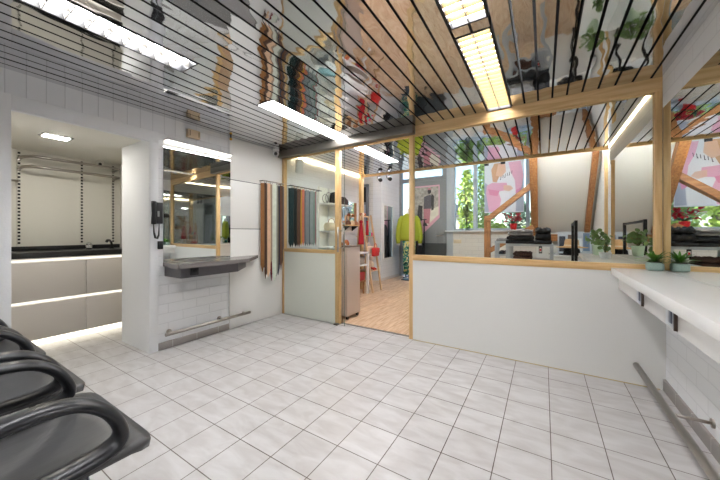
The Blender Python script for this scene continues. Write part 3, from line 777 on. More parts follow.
for i, (u, vb, wd, c, cn, where) in enumerate(belts):
    X = XL + 0.10 + (0.028 if i % 2 else -0.018)
    Y = px_y(u, X)
    if u < 287: Y = min(Y, 2.93 + 0.009 * max(0, i - 6))
    if u < 287: Y = min(Y, 2.995)
    inshop = u > 287
    if inshop: Y = max(Y, 3.165)
    zb = px_z(vb, X, Y); zt = 1.83
    b = thing('belt', ('%s belt %s, on the belt rail' % (cn, where)), 'belt', (X, Y, zb), 'belts on the rail')
    m = mat('belt ' + cn, c, 0.5, var=0.08, vscale=20)
    Rz = Matrix.Translation((X, Y, 0)) @ Matrix.Rotation(math.radians(48 + random.uniform(-12, 12)), 4, 'Z')
    wob = random.uniform(-0.008, 0.008)
    s = MB(); rings = []
    for t in range(0, 13):
        q = t / 12; z = zt + (zb - zt) * q
        hw = wd * 0.66 if q < 0.97 else wd * 0.06
        ox = wob * math.sin(q * 3)
        rings.append([Rz @ Vector((ox + a_, bq, z)) for a_, bq in ((-hw, -0.003), (hw, -0.003), (hw, 0.003), (-hw, 0.003))])
    s.rings(rings, True, True, False); s.build('strap', m, b)
    if not inshop:                # the other end, folded over the rail
        s = MB(); zt2 = zb + random.uniform(0.02, 0.22); sh_ = wd * random.uniform(0.5, 0.9); tm_ = mat('belt back ' + cn, tuple(int(q * 0.62 + 22) for q in c), 0.7)
        s.prism([Rz @ Vector(p) for p in ((sh_ - wd * 0.42, 0.012, zt - 0.01), (sh_ + wd * 0.42, 0.012, zt - 0.01), (sh_ + wd * 0.42, 0.012, zt2 + 0.04), (sh_, 0.012, zt2), (sh_ - wd * 0.42, 0.012, zt2 + 0.04))], Rz.to_3x3() @ Vector((0, 0.005, 0))); s.build('tail', tm_, b)
    else:
        s = MB(); zt2 = zt - random.uniform(0.25, 0.5)
        s.box(-wd * 0.42, wd * 0.42, 0.010, 0.015, zt2, zt - 0.01, 0, Rz); s.build('tail', m, b)
    k = MB(); hw = wd * 0.62; z0 = zt - 0.005
    k.tube([Rz @ Vector(p) for p in ((-hw, 0.006, z0 - 0.02), (hw, 0.006, z0 - 0.02), (hw, 0.006, z0 + 0.032), (-hw, 0.006, z0 + 0.032))], 0.0035, 6, True, False)
    k.build('buckle', M_chrome if i % 3 else mat('brass', (196, 158, 92), 0.25, 1.0), b)

# ------------------------------------------------------------------ shop, left side
sp = thing('wall_speaker', 'white box loudspeaker tilted high on the shop wall behind the glass', 'speaker', (XL + 0.12, 3.45, 2.1))
Rsp = Matrix.Translation((XL + 0.15, 3.28, 2.165)) @ Matrix.Rotation(math.radians(-38), 4, 'Z') @ Matrix.Rotation(math.radians(20), 4, 'Y')
MB().box(-0.06, 0.06, -0.055, 0.055, -0.10, 0.10, 0.012, Rsp).build('cabinet', mat('speaker white', (222, 224, 222), 0.5), sp)
MB().rod((XL + 0.0, 3.30, 2.20), (XL + 0.11, 3.28, 2.18), 0.010).build('bracket', M_white, sp)

su = thing('wall_shelf_unit', 'white wall shelf unit behind the glass right of the belts', 'shelf', (XL, 4.1, 0.9))
MB().box(XL + 0.0, XL + 0.012, 3.88, 4.55, 0.86, 1.95).build('back_panel', M_green, su)
for y in (3.89, 4.15, 4.53): MB().box(XL + 0.012, XL + 0.03, y - 0.012, y + 0.012, 0.86, 1.95).build('upright', M_white, su)
for z in (0.93, 1.20, 1.665): MB().box(XL + 0.012, XL + 0.27, 3.88, 4.55, z - 0.018, z).build('shelf_board', M_white, su)
ub = MB().tube([(XL + 0.10, 4.0, 1.275), (XL + 0.14, 4.22, 1.275)], 0.07, 18); o = thing('roll_bag', 'cream barrel bag on the middle board of the white shelf unit', 'bag', (XL + 0.12, 4.1, 1.2))
ub.build('body', mat('cream leather', (216, 200, 170), 0.5), o)
MB().tube([(XL + 0.09, 4.05, 1.335), (XL + 0.10, 4.07, 1.40), (XL + 0.11, 4.13, 1.42), (XL + 0.12, 4.18, 1.40), (XL + 0.13, 4.19, 1.335)], 0.006, 8).build('handle', mat('tan leather', (150, 112, 74), 0.5), o)
o = thing('hat', 'dark brown knitted hat on the top board of the white shelf unit', 'hat', (XL + 0.13, 4.36, 1.665))
MB().lathe([(0.12, 0), (0.13, 0.02), (0.115, 0.09), (0.07, 0.14), (0.01, 0.155)], (XL + 0.145, 4.38, 1.6655), 18).build('crown', mat('dark knit', (58, 48, 46), 0.9, bump=0.4, bscale=60), o)
o = thing('hat', 'black knitted hat beside the brown one on the top shelf board', 'hat', (XL + 0.13, 4.18, 1.665))
MB().lathe([(0.08, 0), (0.085, 0.03), (0.08, 0.14), (0.06, 0.2), (0.01, 0.215)], (XL + 0.14, 4.165, 1.6655), 16).build('crown', mat('black knit', (30, 29, 31), 0.9, bump=0.4, bscale=60), o)
MB().lathe([(0.081, 0.0), (0.089, 0.005), (0.089, 0.05), (0.084, 0.055)], (XL + 0.14, 4.165, 1.6655), 16).build('cuff', mat('black knit', (30, 29, 31), 0.9), o)
for y, r_, nm in ((3.94, 0.075, 'smaller'), (4.04, 0.095, 'larger')):
    o = MB().tube([(XL + 0.12, y + r_ * math.cos(t * PI / 8), 1.6685 + r_ + r_ * math.sin(t * PI / 8)) for t in range(16)], 0.004, 8, True).build('hoop', M_black)
    tag(o, '%s thin black wire hoop standing on the top board of the white shelf unit' % nm, 'hoop', 'wire hoops')

# pink picture mirror on the left wall
pm = thing('wall_mirror', 'small mirror with wooden edge on the left shop wall', 'mirror', (XL, 4.8, 1.4))
MB().box(XL + 0.0, XL + 0.012, 4.60, 5.02, 1.36, 1.76).build('glass_sheet', M_mirror, pm)
MB().box(XL + 0.0, XL + 0.03, 5.022, 5.06, 1.30, 1.77).build('edge_strip', M_timber, pm)

ws = thing('hat_shelf', 'short wooden board on the left shop wall below the small mirror', 'shelf', (XL, 4.8, 1.32))
MB().box(XL + 0.0, XL + 0.165, 4.60, 4.97, 1.30, 1.32, 0.002).build('board', M_pineY, ws)
for y in (4.66, 4.93): MB().prism([(XL, y, 1.30), (XL + 0.15, y, 1.30), (XL, y, 1.2)], (0, 0.012, 0)).build('bracket', M_black, ws)
for y, c, cn in ((4.66, (112, 72, 50), 'dark brown'), (4.79, (206, 176, 142), 'beige'), (4.91, (160, 110, 76), 'tan')):
    o = thing('hat', '%s round cap on the short wooden board below the small mirror' % cn, 'hat', (XL + 0.095, y, 1.32), 'caps on the wooden board')
    MB().lathe([(0.055, 0), (0.058, 0.02), (0.048, 0.06), (0.02, 0.082), (0.003, 0.084)], (XL + 0.095, y, 1.3205), 16).build('crown', mat('cap ' + cn, c, 0.8), o)
    MB().ball((XL + 0.095, y, 1.411), 0.008, 8, 6).build('button', mat('cap ' + cn, c, 0.8), o)

# slim beige pedestal on castors in the doorway
pd = thing('pedestal_cabinet', 'slim beige display cabinet on castors inside the doorway', 'cabinet', (-2.33, 3.43, 0))
MB().box(-2.44, -2.222, 3.265, 3.585, 0.05, 0.975, 0.004).build('body', mat('beige laminate', (206, 192, 182), 0.4), pd)
MB().box(-2.448, -2.216, 3.258, 3.59, 0.9755, 0.992, 0.003).build('top_board', mat('brown board', (104, 86, 72), 0.5), pd)
for x in (-2.40, -2.245):
    for y in (3.30, 3.545):
        MB().tube([(x - 0.012, y, 0.025), (x + 0.012, y, 0.025)], 0.0225, 14).build('caster', M_black, pd)
for i, (x, y, c, cn) in enumerate(((-2.36, 3.34, (32, 30, 32), 'black'), (-2.31, 3.41, (206, 128, 66), 'orange'), (-2.34, 3.49, (196, 96, 52), 'rust red'))):
    o = MB().tube([(x - 0.05 + 0.1 * 0, y + 0.055 * math.cos(PI * t / 12), 0.996 + 0.055 * math.sin(PI * t / 12)) for t in range(13)], 1.0, 8, False, True, (0.02, 0.006), (1, 0, 0)).build('headband', mat('band ' + cn, c, 0.6))
    tag(o, '%s headband standing on the beige display cabinet' % cn, 'headband', 'headbands on the cabinet')

# white table with lower board
wt = thing('display_table', 'white display table with a lower board in the shop doorway view', 'table', (-3.04, 4.4, 0))
MB().box(-3.232, -2.862, 3.75, 4.95, 0.772, 0.807, 0.002).build('table_top', M_counter, wt)
MB().box(-3.215, -2.88, 3.77, 4.93, 0.545, 0.57).build('lower_board', M_counter, wt)
for x in (-3.212, -2.882):
    for y in (3.77, 4.93):
        MB().box(x - 0.02, x + 0.02, y - 0.02, y + 0.02, 0.002, 0.7715).build('leg', M_counter, wt)
bs = thing('basket', 'grey woven basket on the lower board of the white table', 'basket', (-3.04, 4.62, 0.57))
MB().box(-3.18, -2.91, 4.42, 4.88, 0.5705, 0.70, 0.02).build('body', mat('grey wicker', (150, 138, 128), 0.8, var=0.25, vscale=60, bump=0.8, bscale=90), bs)
MB().tube([(-3.18, 4.42, 0.705), (-2.91, 4.42, 0.705), (-2.91, 4.88, 0.705), (-3.18, 4.88, 0.705)], 0.012, 8, True).build('rim', mat('grey wicker', (150, 138, 128), 0.8), bs)
bs = thing('crate', 'red crate with small goods on the floor under the white table', 'crate', (-3.04, 4.7, 0))
MB().box(-3.16, -2.92, 4.50, 4.89, 0.26, 0.42, 0.008).build('body', mat('red crate', (176, 42, 44), 0.5), bs)
MB().box(-3.17, -2.91, 4.49, 4.90, 0.235, 0.2595).build('base_board', M_timber, bs)
for x in (-3.14, -2.94):
    for y in (4.53, 4.87): MB().box(x - 0.012, x + 0.012, y - 0.012, y + 0.012, 0.002, 0.2345).build('leg', M_timber, bs)
for i, (y, c, cn) in enumerate(((4.57, (232, 196, 60), 'yellow'), (4.66, (40, 90, 150), 'blue'), (4.78, (230, 226, 220), 'white'))):
    o = MB().box(-3.08, -2.98, y - 0.03, y + 0.03, 0.4205, 0.47, 0.006).build('packet', mat('packet ' + cn, c, 0.5)); tag(o, '%s packet lying on the red crate under the table' % cn, 'packet', 'packets on the crate')
# goods seen through the sliding door
for i, (y, z, sx, sy, sz, c, cn) in enumerate(((3.92, 0.8075, 0.12, 0.12, 0.03, (150, 190, 196), 'teal cloth'), (4.18, 0.8075, 0.13, 0.10, 0.05, (60, 60, 64), 'dark cloth'), (3.98, 0.5705, 0.12, 0.14, 0.07, (170, 176, 182), 'grey cloth'))):
    o = MB()
    for q in range(3): o.box(-3.05 - sx, -3.05 + sx - 0.01 * q, y - sy, y + sy - 0.006 * q, z + sz * q / 3, z + sz * (q + 1) / 3 - 0.001, sz / 7)
    o = o.build('folded_cloth', mat(cn, c, 0.85)); tag(o, 'folded %s on the %s of the white table' % (cn, 'top' if z > .7 else 'lower board'), 'cloth')

# ladder shelf
lad = thing('ladder_shelf', 'pale wooden ladder shelf with scarves and bags against the left wall', 'shelf', (-3.0, 5.2, 0))
M_birch = wood('birch', (222, 190, 152), (196, 160, 118), 'Z')
YL0, YL1 = 4.99, 5.34
for y in (YL0, YL1):
    MB().beam((-2.80, y, 0.004), (-3.05, y, 1.53), 0.03, 0.03).build('front_rail', M_birch, lad)
    MB().beam((-3.215, y, 0.004), (-3.10, y, 1.50), 0.028, 0.028).build('rear_rail', M_birch, lad)
def ladx(z): return -2.80 - 0.25 * z / 1.53
for z in (0.42, 0.76, 1.10, 1.50):
    MB().box(-3.19 if z < 1.3 else -3.12, ladx(z) + 0.012, YL0 + 0.016, YL1 - 0.016, z - 0.014, z).build('shelf_board', M_birch, lad)
sc_m = mat('red scarf', (168, 18, 32), 0.8, bump=0.3, bscale=30)
def scarf(x, y, zt, zb, r, label):
    o = thing('scarf', label, 'scarf', (x, y, zb), 'red scarves')
    s = MB(); rings = []
    for q in range(10):
        t = q / 9; z = zt + (zb - zt) * t; rr = r * (0.35 + 0.65 * t ** 0.7)
        rings.append([(x + rr * 0.55 * math.cos(a_ * PI / 10) * (1 + 0.25 * math.cos(5 * a_ * PI / 10)), y + rr * math.sin(a_ * PI / 10) * (1 + 0.2 * math.cos(4 * a_ * PI / 10)), z) for a_ in range(20)])
    s.rings(rings); s.build('drape', sc_m, o)
    MB().ball((x, y, zt + 0.02), r * 0.42, 12, 8).build('knot', sc_m, o)
scarf(-3.03, 4.93, 1.36, 0.94, 0.085, 'wider red scarf hanging left on the wooden ladder shelf')
scarf(-3.01, 5.13, 1.37, 1.115, 0.05, 'narrower red scarf hanging right on the wooden ladder shelf')
for i, (y, c, cn) in enumerate(((5.02, (170, 96, 60), 'brown'), (5.09, (226, 206, 186), 'cream'), (5.16, (204, 120, 76), 'orange'))):
    o = MB().ball((-3.09, y, 1.5005 + 0.032), 0.034, 12, 8, (1, 1, 0.94)).build('bauble', mat('bauble ' + cn, c, 0.5)); tag(o, '%s ball on the top board of the ladder shelf' % cn, 'ball', 'balls on the ladder')
for i, (y0, y1, h_, c, cn) in enumerate(((5.17, 5.245, 0.08, (92, 196, 172), 'mint green'), (5.25, 5.32, 0.07, (226, 74, 128), 'pink'))):
    o = MB().box(-3.06, -2.985, y0, y1, 1.1005, 1.1005 + h_, 0.01).build('gift_box', mat('gift ' + cn, c, 0.5)); tag(o, '%s little box on the ladder shelf' % cn, 'box', 'little boxes')
def handbag(name, label, c, x, y, z, w_, h_, d_):
    o = thing(name, label, 'bag', (x, y, z)); m = mat(label[:18], c, 0.5, bump=0.2, bscale=40)
    MB().box(x - d_ / 2, x + d_ / 2, y - w_ / 2, y + w_ / 2, z, z + h_, min(d_, h_) * 0.3, None, 3).build('body', m, o)
    MB().box(x + d_ / 2 - 0.004, x + d_ / 2 + 0.008, y - w_ * 0.46, y + w_ * 0.46, z + h_ * 0.45, z + h_ * 0.97, 0.004).build('flap', m, o)
    MB().tube([(x, y + w_ * 0.32 * math.cos(PI * t / 10), z + h_ - 0.01 + h_ * 0.55 * math.sin(PI * t / 10)) for t in range(11)], 0.006, 8).build('handle', m, o)
handbag('handbag', 'cream quilted handbag on the middle ladder shelf board', (222, 196, 176), -2.97, 5.12, 0.7605, 0.20, 0.14, 0.11)
handbag('handbag', 'red handbag hanging at the front of the ladder shelf', (196, 40, 40), -2.855, 5.19, 0.70, 0.20, 0.17, 0.08)
dl = thing('plush_toy', 'beige and white plush toy with red shoes on the lowest ladder board', 'toy', (-2.95, 5.2, 0.42))
MB().ball((-2.96, 5.2, 0.52), 0.06, 12, 8, (1, 1, 1.5)).build('body', mat('beige plush', (222, 200, 176), 0.9), dl)
MB().ball((-2.95, 5.2, 0.655), 0.05, 12, 8).build('head', mat('white plush', (232, 228, 222), 0.9), dl)
for s in (-1, 1): MB().tube([(-2.94, 5.2 + s * 0.03, 0.47), (-2.86, 5.2 + s * 0.035, 0.435)], 0.02, 8).build('leg', mat('red shoe', (190, 50, 40), 0.7), dl)

# tall mirror and mannequin
tm = thing('standing_mirror', 'tall white framed mirror on the brick wall beside the mannequin', 'mirror', (-3.32, 6.6, 0.45))
MB().box(-3.329, -3.30, 6.40, 6.445, 0.50, 1.88).box(-3.329, -3.30, 6.94, 6.985, 0.50, 1.88).box(-3.329, -3.30, 6.445, 6.94, 0.50, 0.545).box(-3.329, -3.30, 6.445, 6.94, 1.835, 1.88).build('frame', M_white, tm)
MB().box(-3.325, -3.312, 6.446, 6.939, 0.546, 1.834).build('glass_sheet', M_mirror, tm)
MX, MY = -2.83, 6.87
mn = thing('mannequin', 'mannequin in lime green sweater and green patterned trousers by the door', 'mannequin', (MX, MY, 0))
MB().box(MX - 0.15, MX + 0.15, MY - 0.15, MY + 0.15, 0.003, 0.018, 0.004).build('base_plate', M_black, mn)
MB().rod((MX, MY, 0.018), (MX, MY, 1.62), 0.014).build('pole', M_black, mn)
MB().lathe([(0.075, 1.58), (0.06, 1.63), (0.05, 1.69), (0.048, 1.75), (0.03, 1.765)], (MX, MY, 0), 16).build('neck', mat('mannequin white', (232, 228, 224), 0.5), mn)
MB().lathe([(0.082, 1.615), (0.088, 1.64), (0.07, 1.675), (0.062, 1.68)], (MX, MY, 0), 16).build('collar', M_white, mn)
lime = mat('lime knit', (162, 172, 50), 0.85, bump=0.25, bscale=80)
s = MB(); prof = [(0.225, 0.135, 0.97), (0.23, 0.14, 1.04), (0.22, 0.135, 1.22), (0.205, 0.13, 1.4), (0.19, 0.12, 1.52), (0.14, 0.10, 1.6), (0.075, 0.07, 1.65)]
Rm = Matrix.Rotation(math.radians(25), 4, 'Z')
s.rings([[Vector((MX, MY, z)) + (Rm @ Vector((a_ * math.cos(t * PI / 12), b_ * math.sin(t * PI / 12), 0))) for t in range(24)] for a_, b_, z in prof])
s.build('sweater', lime, mn)
for sgn in (-1, 1):
    A = [Vector((MX, MY, z)) + Rm @ Vector((sgn * x, -0.01, 0)) for x, z in ((0.14, 1.56), (0.20, 1.47), (0.245, 1.27), (0.27, 1.05), (0.265, 0.90))]
    MB().tube(A, [0.07, 0.075, 0.072, 0.066, 0.048], 14).build('sleeve', lime, mn)
    MB().tube([A[-1], A[-1] - Vector((0, 0, 0.04))], 0.04, 12).build('cuff', M_white, mn)
tr = bpy.data.materials.new('green patterned fabric'); tr.use_nodes = True; MATS['trs'] = tr
nt = tr.node_tree; tc = nt.nodes.new('ShaderNodeTexCoord'); nz = nt.nodes.new('ShaderNodeTexNoise'); nz.inputs['Scale'].default_value = 7; nz.inputs['Distortion'].default_value = 2.5
rp = nt.nodes.new('ShaderNodeValToRGB'); rp.color_ramp.interpolation = 'CONSTANT'
rp.color_ramp.elements[0].color = lin((22, 66, 62)); rp.color_ramp.elements[1].position = 0.62; rp.color_ramp.elements[1].color = lin((214, 206, 90))
for p_, c_ in ((0.42, (60, 150, 124)), (0.5, (26, 92, 84)), (0.56, (224, 220, 190))):
    e = rp.color_ramp.elements.new(p_); e.color = lin(c_)
nt.links.new(tc.outputs['Object'], nz.inputs['Vector']); nt.links.new(nz.outputs['Fac'], rp.inputs[0]); nt.links.new(rp.outputs[0], nt.nodes['Principled BSDF'].inputs['Base Color'])
s = MB()
for sgn in (-1, 1):
    s.tube([Vector((MX, MY, z)) + Rm @ Vector((sgn * 0.07, 0, 0)) for z in (1.0, 0.8, 0.5, 0.14)], [0.098, 0.09, 0.082, 0.075], 14)
s.build('trousers', tr, mn)
cr = thing('clothes_rack', 'black clothes rack beside the entrance door behind the mannequin', 'rack', (-2.72, 7.1, 0))
MB().rod((-2.56, 7.20, 0.02), (-2.56, 7.20, 1.5), 0.014).build('upright', M_black, cr)
MB().rod((-3.06, 7.20, 0.02), (-3.06, 7.20, 1.5), 0.014).build('upright', M_black, cr)
MB().rod((-3.12, 7.20, 1.5), (-2.50, 7.20, 1.5), 0.012).build('top_bar', M_black, cr)
for x in (-2.56, -3.06): MB().box(x - 0.02, x + 0.02, 7.06, 7.34, 0.003, 0.02).build('foot', M_black, cr)
def garment(x, y, zt, L, w_, c, label, grp='garments on the rack'):
    g = thing('garment', label, 'garment', (x, y, zt - L), grp); m = mat(label[:16], c, 0.85, bump=0.3, bscale=25)
    s = MB(); rings = []
    for z, a_, b_ in ((0, 0.02, 0.02), (-0.03, w_ * 0.7, 0.05), (-0.09, w_, 0.06), (-L * 0.5, w_ * 0.9, 0.07), (-L, w_ * 1.05, 0.08)):
        rings.append([(x + b_ * math.cos(t * PI / 8), y + a_ * math.sin(t * PI / 8), zt + z) for t in range(16)])
    s.rings(rings); s.build('cloth', m, g)
    MB().tube([(x, y, zt), (x, y, zt + 0.05), (x, y + 0.02, zt + 0.075), (x, y + 0.0, zt + 0.09)], 0.003, 6).build('hook', M_steel, g)
garment(-2.92, 7.20, 1.40, 1.05, 0.17, (62, 50, 48), 'dark brown coat hanging on the rack behind the mannequin')
garment(-2.70, 7.20, 1.40, 0.85, 0.15, (52, 54, 60), 'dark grey dress hanging on the rack near the door')

# track spots on the ceiling edge
for u, v, nm in ((379.5, 176, 'left'), (389, 174.5, 'right')):
    x = px_x(u, YE + 0.09)
    o = thing('spotlight', '%s of the two small black spotlights under the wooden ceiling edge' % nm, 'spotlight', (x, YE + 0.09, CZ), 'black spotlights')
    MB().rod((x, YE + 0.032, CZ + 0.05), (x, YE + 0.09, CZ + 0.05), 0.010).rod((x, YE + 0.09, CZ + 0.06), (x, YE + 0.09, CZ - 0.07), 0.010).build('stem', M_black, o)
    MB().tube([(x - 0.04, YE + 0.12, CZ - 0.045), (x + 0.05, YE + 0.05, CZ - 0.115)], 0.038, 16).build('head', M_black, o)

# ------------------------------------------------------------------ shop, window side
def flat(mb, m, pts, X0, Z0, W, H, y):
    mb.use(m); mb._f([mb.bm.verts.new((X0 + p[0] * W, y, Z0 + p[1] * H)) for p in pts], False)
YPo = 7.02
po = thing('fashion_poster', 'hanging pink photo poster in the window behind the diagonal timber', 'poster', (-0.7, YPo, 1.55))
X0, X1 = px_x(484.5, YPo), px_x(524, YPo); Z0, Z1 = px_z(212.5, -0.7, YPo), px_z(161.5, -0.7, YPo)
Wp, Hp = X1 - X0, Z1 - Z0
q_ = MB(); q_.quad((X0, YPo, Z0), (X1, YPo, Z0), (X1, YPo, Z1), (X0, YPo, Z1)); q_.build('sheet', translucent('poster paper', (248, 244, 248)), po)
pr = MB(); y = YPo - 0.0015
pk = translucent('print pink', (250, 200, 220)); pkd = translucent('print rose', (244, 170, 200)); skin = translucent('print skin', (250, 218, 198)); hair = translucent('print hair', (232, 190, 156)); wh = translucent('print white', (252, 250, 253)); gy = translucent('print grey', (196, 200, 214))
flat(pr, gy, [(0, .02), (.16, .02), (.2, .5), (0, .62)], X0, Z0, Wp, Hp, y)
flat(pr, gy, [(.8, .02), (.99, .02), (.99, .75), (.85, .6)], X0, Z0, Wp, Hp, y)
flat(pr, wh, [(.22, .02), (.78, .02), (.82, .45), (.74, .86), (.45, .84), (.3, .6), (.2, .3)], X0, Z0, Wp, Hp, y - .0008)
flat(pr, pk, [(.12, .02), (.36, .02), (.44, .25), (.36, .42), (.6, .44), (.58, .58), (.2, .60), (.06, .55), (.04, .40)], X0, Z0, Wp, Hp, y - .0016)
flat(pr, pk, [(.62, .98), (.92, .98), (.99, .70), (.94, .48), (.8, .42), (.78, .62), (.68, .78)], X0, Z0, Wp, Hp, y - .0016)
flat(pr, pkd, [(.1, .48), (.4, .43), (.34, .33), (.14, .36)], X0, Z0, Wp, Hp, y - .0024)
flat(pr, pkd, [(.8, .42), (.94, .48), (.88, .26), (.8, .3)], X0, Z0, Wp, Hp, y - .0024)
flat(pr, hair, [(.22, .62), (.18, .86), (.26, .98), (.5, .98), (.48, .84), (.38, .70), (.32, .6)], X0, Z0, Wp, Hp, y - .0024)
flat(pr, skin, [(.3, .74), (.36, .96), (.54, .95), (.56, .8), (.44, .7)], X0, Z0, Wp, Hp, y - .0032)
flat(pr, skin, [(.5, .54), (.68, .52), (.74, .46), (.64, .41), (.5, .44)], X0, Z0, Wp, Hp, y - .0032)
tx = mat('print ink', (70, 70, 76), 0.5)
for i in range(6):
    a_ = .42 + i * .055; b_ = .66 + i * .018
    flat(pr, tx, [(a_, b_), (a_ + .012, b_), (a_ + .022, b_ + .06), (a_ + .01, b_ + .06)], X0, Z0, Wp, Hp, y - .0032)
    if i % 2 == 0: flat(pr, tx, [(a_ - .015, b_ - .012), (a_ + .012, b_ - .012), (a_ + .012, b_), (a_ - .01, b_)], X0, Z0, Wp, Hp, y - .0032)
pr.build('print', None, po)
for u in (486.5, 503): 
    x = px_x(u, YPo)
    MB().box(x - 0.045, x + 0.045, YPo - 0.015, YPo + 0.012, Z1 - 0.05, Z1 + 0.06, 0.004).build('clip', M_black, po)
    MB().rod((x, YPo, Z1 + 0.05), (x, YPo, 3.25), 0.0015, 6).build('cord', M_black, po)
# poster on the door
pd2 = thing('door_poster', 'black and white photo poster with pink border and cut corner on the grey door', 'poster', (-2.5, YF, 1.2))
y = YF + 0.011
PX0, PX1 = -2.93, px_x(439.5, YF)
PZ1, PZm, PZ0 = px_z(184.5, PX1, YF), px_z(217.5, PX1, YF), px_z(236, -2.7, YF)
out = [(PX0, PZ0), (PX0 + 0.2, PZ0), (PX1, PZm), (PX1, PZ1), (PX0, PZ1)]
s = MB(); s.prism([(a_, y, b_) for a_, b_ in out], (0, 0.003, 0)); s.build('sheet', mat('pink border', (226, 176, 192), 0.5), pd2)
pr = MB(); W2_, H2_ = PX1 - PX0, PZ1 - PZ0
gmid = mat('photo grey', (176, 170, 162), 0.5, var=0.35, vscale=14); gdk = mat('photo dark', (62, 58, 60), 0.5, var=0.2, vscale=20); glt = mat('photo light', (226, 222, 206), 0.5, var=0.08); gbl = mat('photo top', (92, 90, 98), 0.5)
pin = mat('photo pink', (190, 128, 138), 0.5)
flat(pr, gmid, [(.02, .34), (.6, .34), (.96, .42), (.96, .97), (.02, .97)], PX0, PZ0, W2_, H2_, y - .001)
flat(pr, glt, [(.52, .2), (.96, .42), (.96, .58), (.56, .5)], PX0, PZ0, W2_, H2_, y - .002)
flat(pr, gdk, [(.14, .34), (.34, .3), (.36, .6), (.2, .62)], PX0, PZ0, W2_, H2_, y - .002)
flat(pr, gbl, [(.4, .54), (.68, .54), (.72, .76), (.66, .82), (.42, .78)], PX0, PZ0, W2_, H2_, y - .003)
flat(pr, pin, [(.42, .26), (.62, .24), (.67, .54), (.4, .54)], PX0, PZ0, W2_, H2_, y - .003)
flat(pr, gdk, [(.7, .5), (.78, .52), (.8, .78), (.7, .84), (.68, .7)], PX0, PZ0, W2_, H2_, y - .004)
hd = [(.62 + .07 * math.cos(t * PI / 6), .88 + .05 * math.sin(t * PI / 6)) for t in range(12)]
flat(pr, gdk, hd, PX0, PZ0, W2_, H2_, y - .004)
flat(pr, pin, [(.55, .91), (.69, .91), (.66, .95), (.58, .95)], PX0, PZ0, W2_, H2_, y - .005)
flat(pr, gdk, [(.38, .2), (.56, .2), (.5, .26), (.4, .28)], PX0, PZ0, W2_, H2_, y - .004)
pr.build('print', None, pd2)

# wall socket on the brick under the window
o = thing('wall_socket', 'cream double socket plate on the white brick under the window', 'socket', (-1.75, YF, 1.0))
sx0 = px_x(457.5, YF)
MB().box(sx0 - 0.09, sx0 + 0.09, YF - 0.012, YF - 0.0005, 0.91, 1.0, 0.003).build('plate', mat('cream socket', (222, 206, 176), 0.5), o)
for dx in (-0.045, 0.045): MB().box(sx0 + dx - 0.03, sx0 + dx + 0.03, YF - 0.016, YF - 0.0125, 0.925, 0.985, 0.002).build('insert', mat('cream socket', (222, 206, 176), 0.5), o)

# vase with branches on the sill
vx = px_x(467, YF - 0.05)
o = thing('branch_vase', 'glass vase with leafy branches on the window sill', 'vase', (vx, YF - 0.06, 1.22))
MB().lathe([(0.045, 0), (0.05, 0.01), (0.05, 0.2), (0.046, 0.2), (0.046, 0.012), (0.0005, 0.012)], (vx, YF - 0.06, 1.2205), 16).build('vase', M_glass, o)
b = MB(); lf = MB()
rnd = random.Random(3)
for i in range(9):
    a_ = rnd.uniform(0, 2 * PI); sp_ = rnd.uniform(0.03, 0.13)
    e = (vx + sp_ * math.cos(a_), YF - 0.07 + 0.5 * sp_ * math.sin(a_) - 0.03, 1.22 + rnd.uniform(0.45, 0.75))
    m_ = (vx + 0.3 * sp_ * math.cos(a_), YF - 0.065, 1.5)
    b.tube([(vx, YF - 0.06, 1.24), m_, e], 0.003, 5)
    for q in range(16):
        t = rnd.uniform(0.1, 1); p = Vector(m_).lerp(Vector(e), t)
        lf.leaf(p, (rnd.uniform(-1, 1), rnd.uniform(-1, 0.2), rnd.uniform(-0.2, 1)), (0, 0, 1), 0.06, 0.03)
b.build('branches', mat('twig', (90, 78, 60), 0.8), o); lf.build('leaves', mat('olive leaf', (112, 122, 88), 0.7, var=0.2), o)
# red flower on the sill
fx = px_x(513.5, YF - 0.04)
o = thing('red_flower_pot', 'red cyclamen in a red pot on the window sill', 'plant', (fx, YF - 0.05, 1.22))
MB().lathe([(0.055, 0), (0.075, 0.13), (0.075, 0.15), (0.065, 0.15), (0.055, 0.12)], (fx, YF - 0.05, 1.2205), 18).build('pot', mat('red pot', (214, 40, 44), 0.4), o)
lf = MB(); fl = MB()
for i in range(14):
    a_ = rnd.uniform(0, 2 * PI); lf.leaf((fx, YF - 0.05, 1.36), (math.cos(a_), 0.5 * math.sin(a_) - .2, 0.7), (0, 0, 1), 0.14, 0.07)
for i in range(26):
    a_ = rnd.uniform(0, 2 * PI); r_ = rnd.uniform(0.05, 0.2); p = (fx + r_ * math.cos(a_), YF - 0.06 + 0.3 * r_ * math.sin(a_), 1.45 + rnd.uniform(-0.02, 0.12))
    for q in range(3): fl.leaf(p, (rnd.uniform(-1, 1), rnd.uniform(-1, .4), rnd.uniform(-.4, 1)), (0, 0, 1), 0.08, 0.05)
lf.build('leaves', mat('flower leaf', (60, 92, 50), 0.6), o); fl.build('flowers', mat('red petals', (206, 30, 52), 0.6), o)

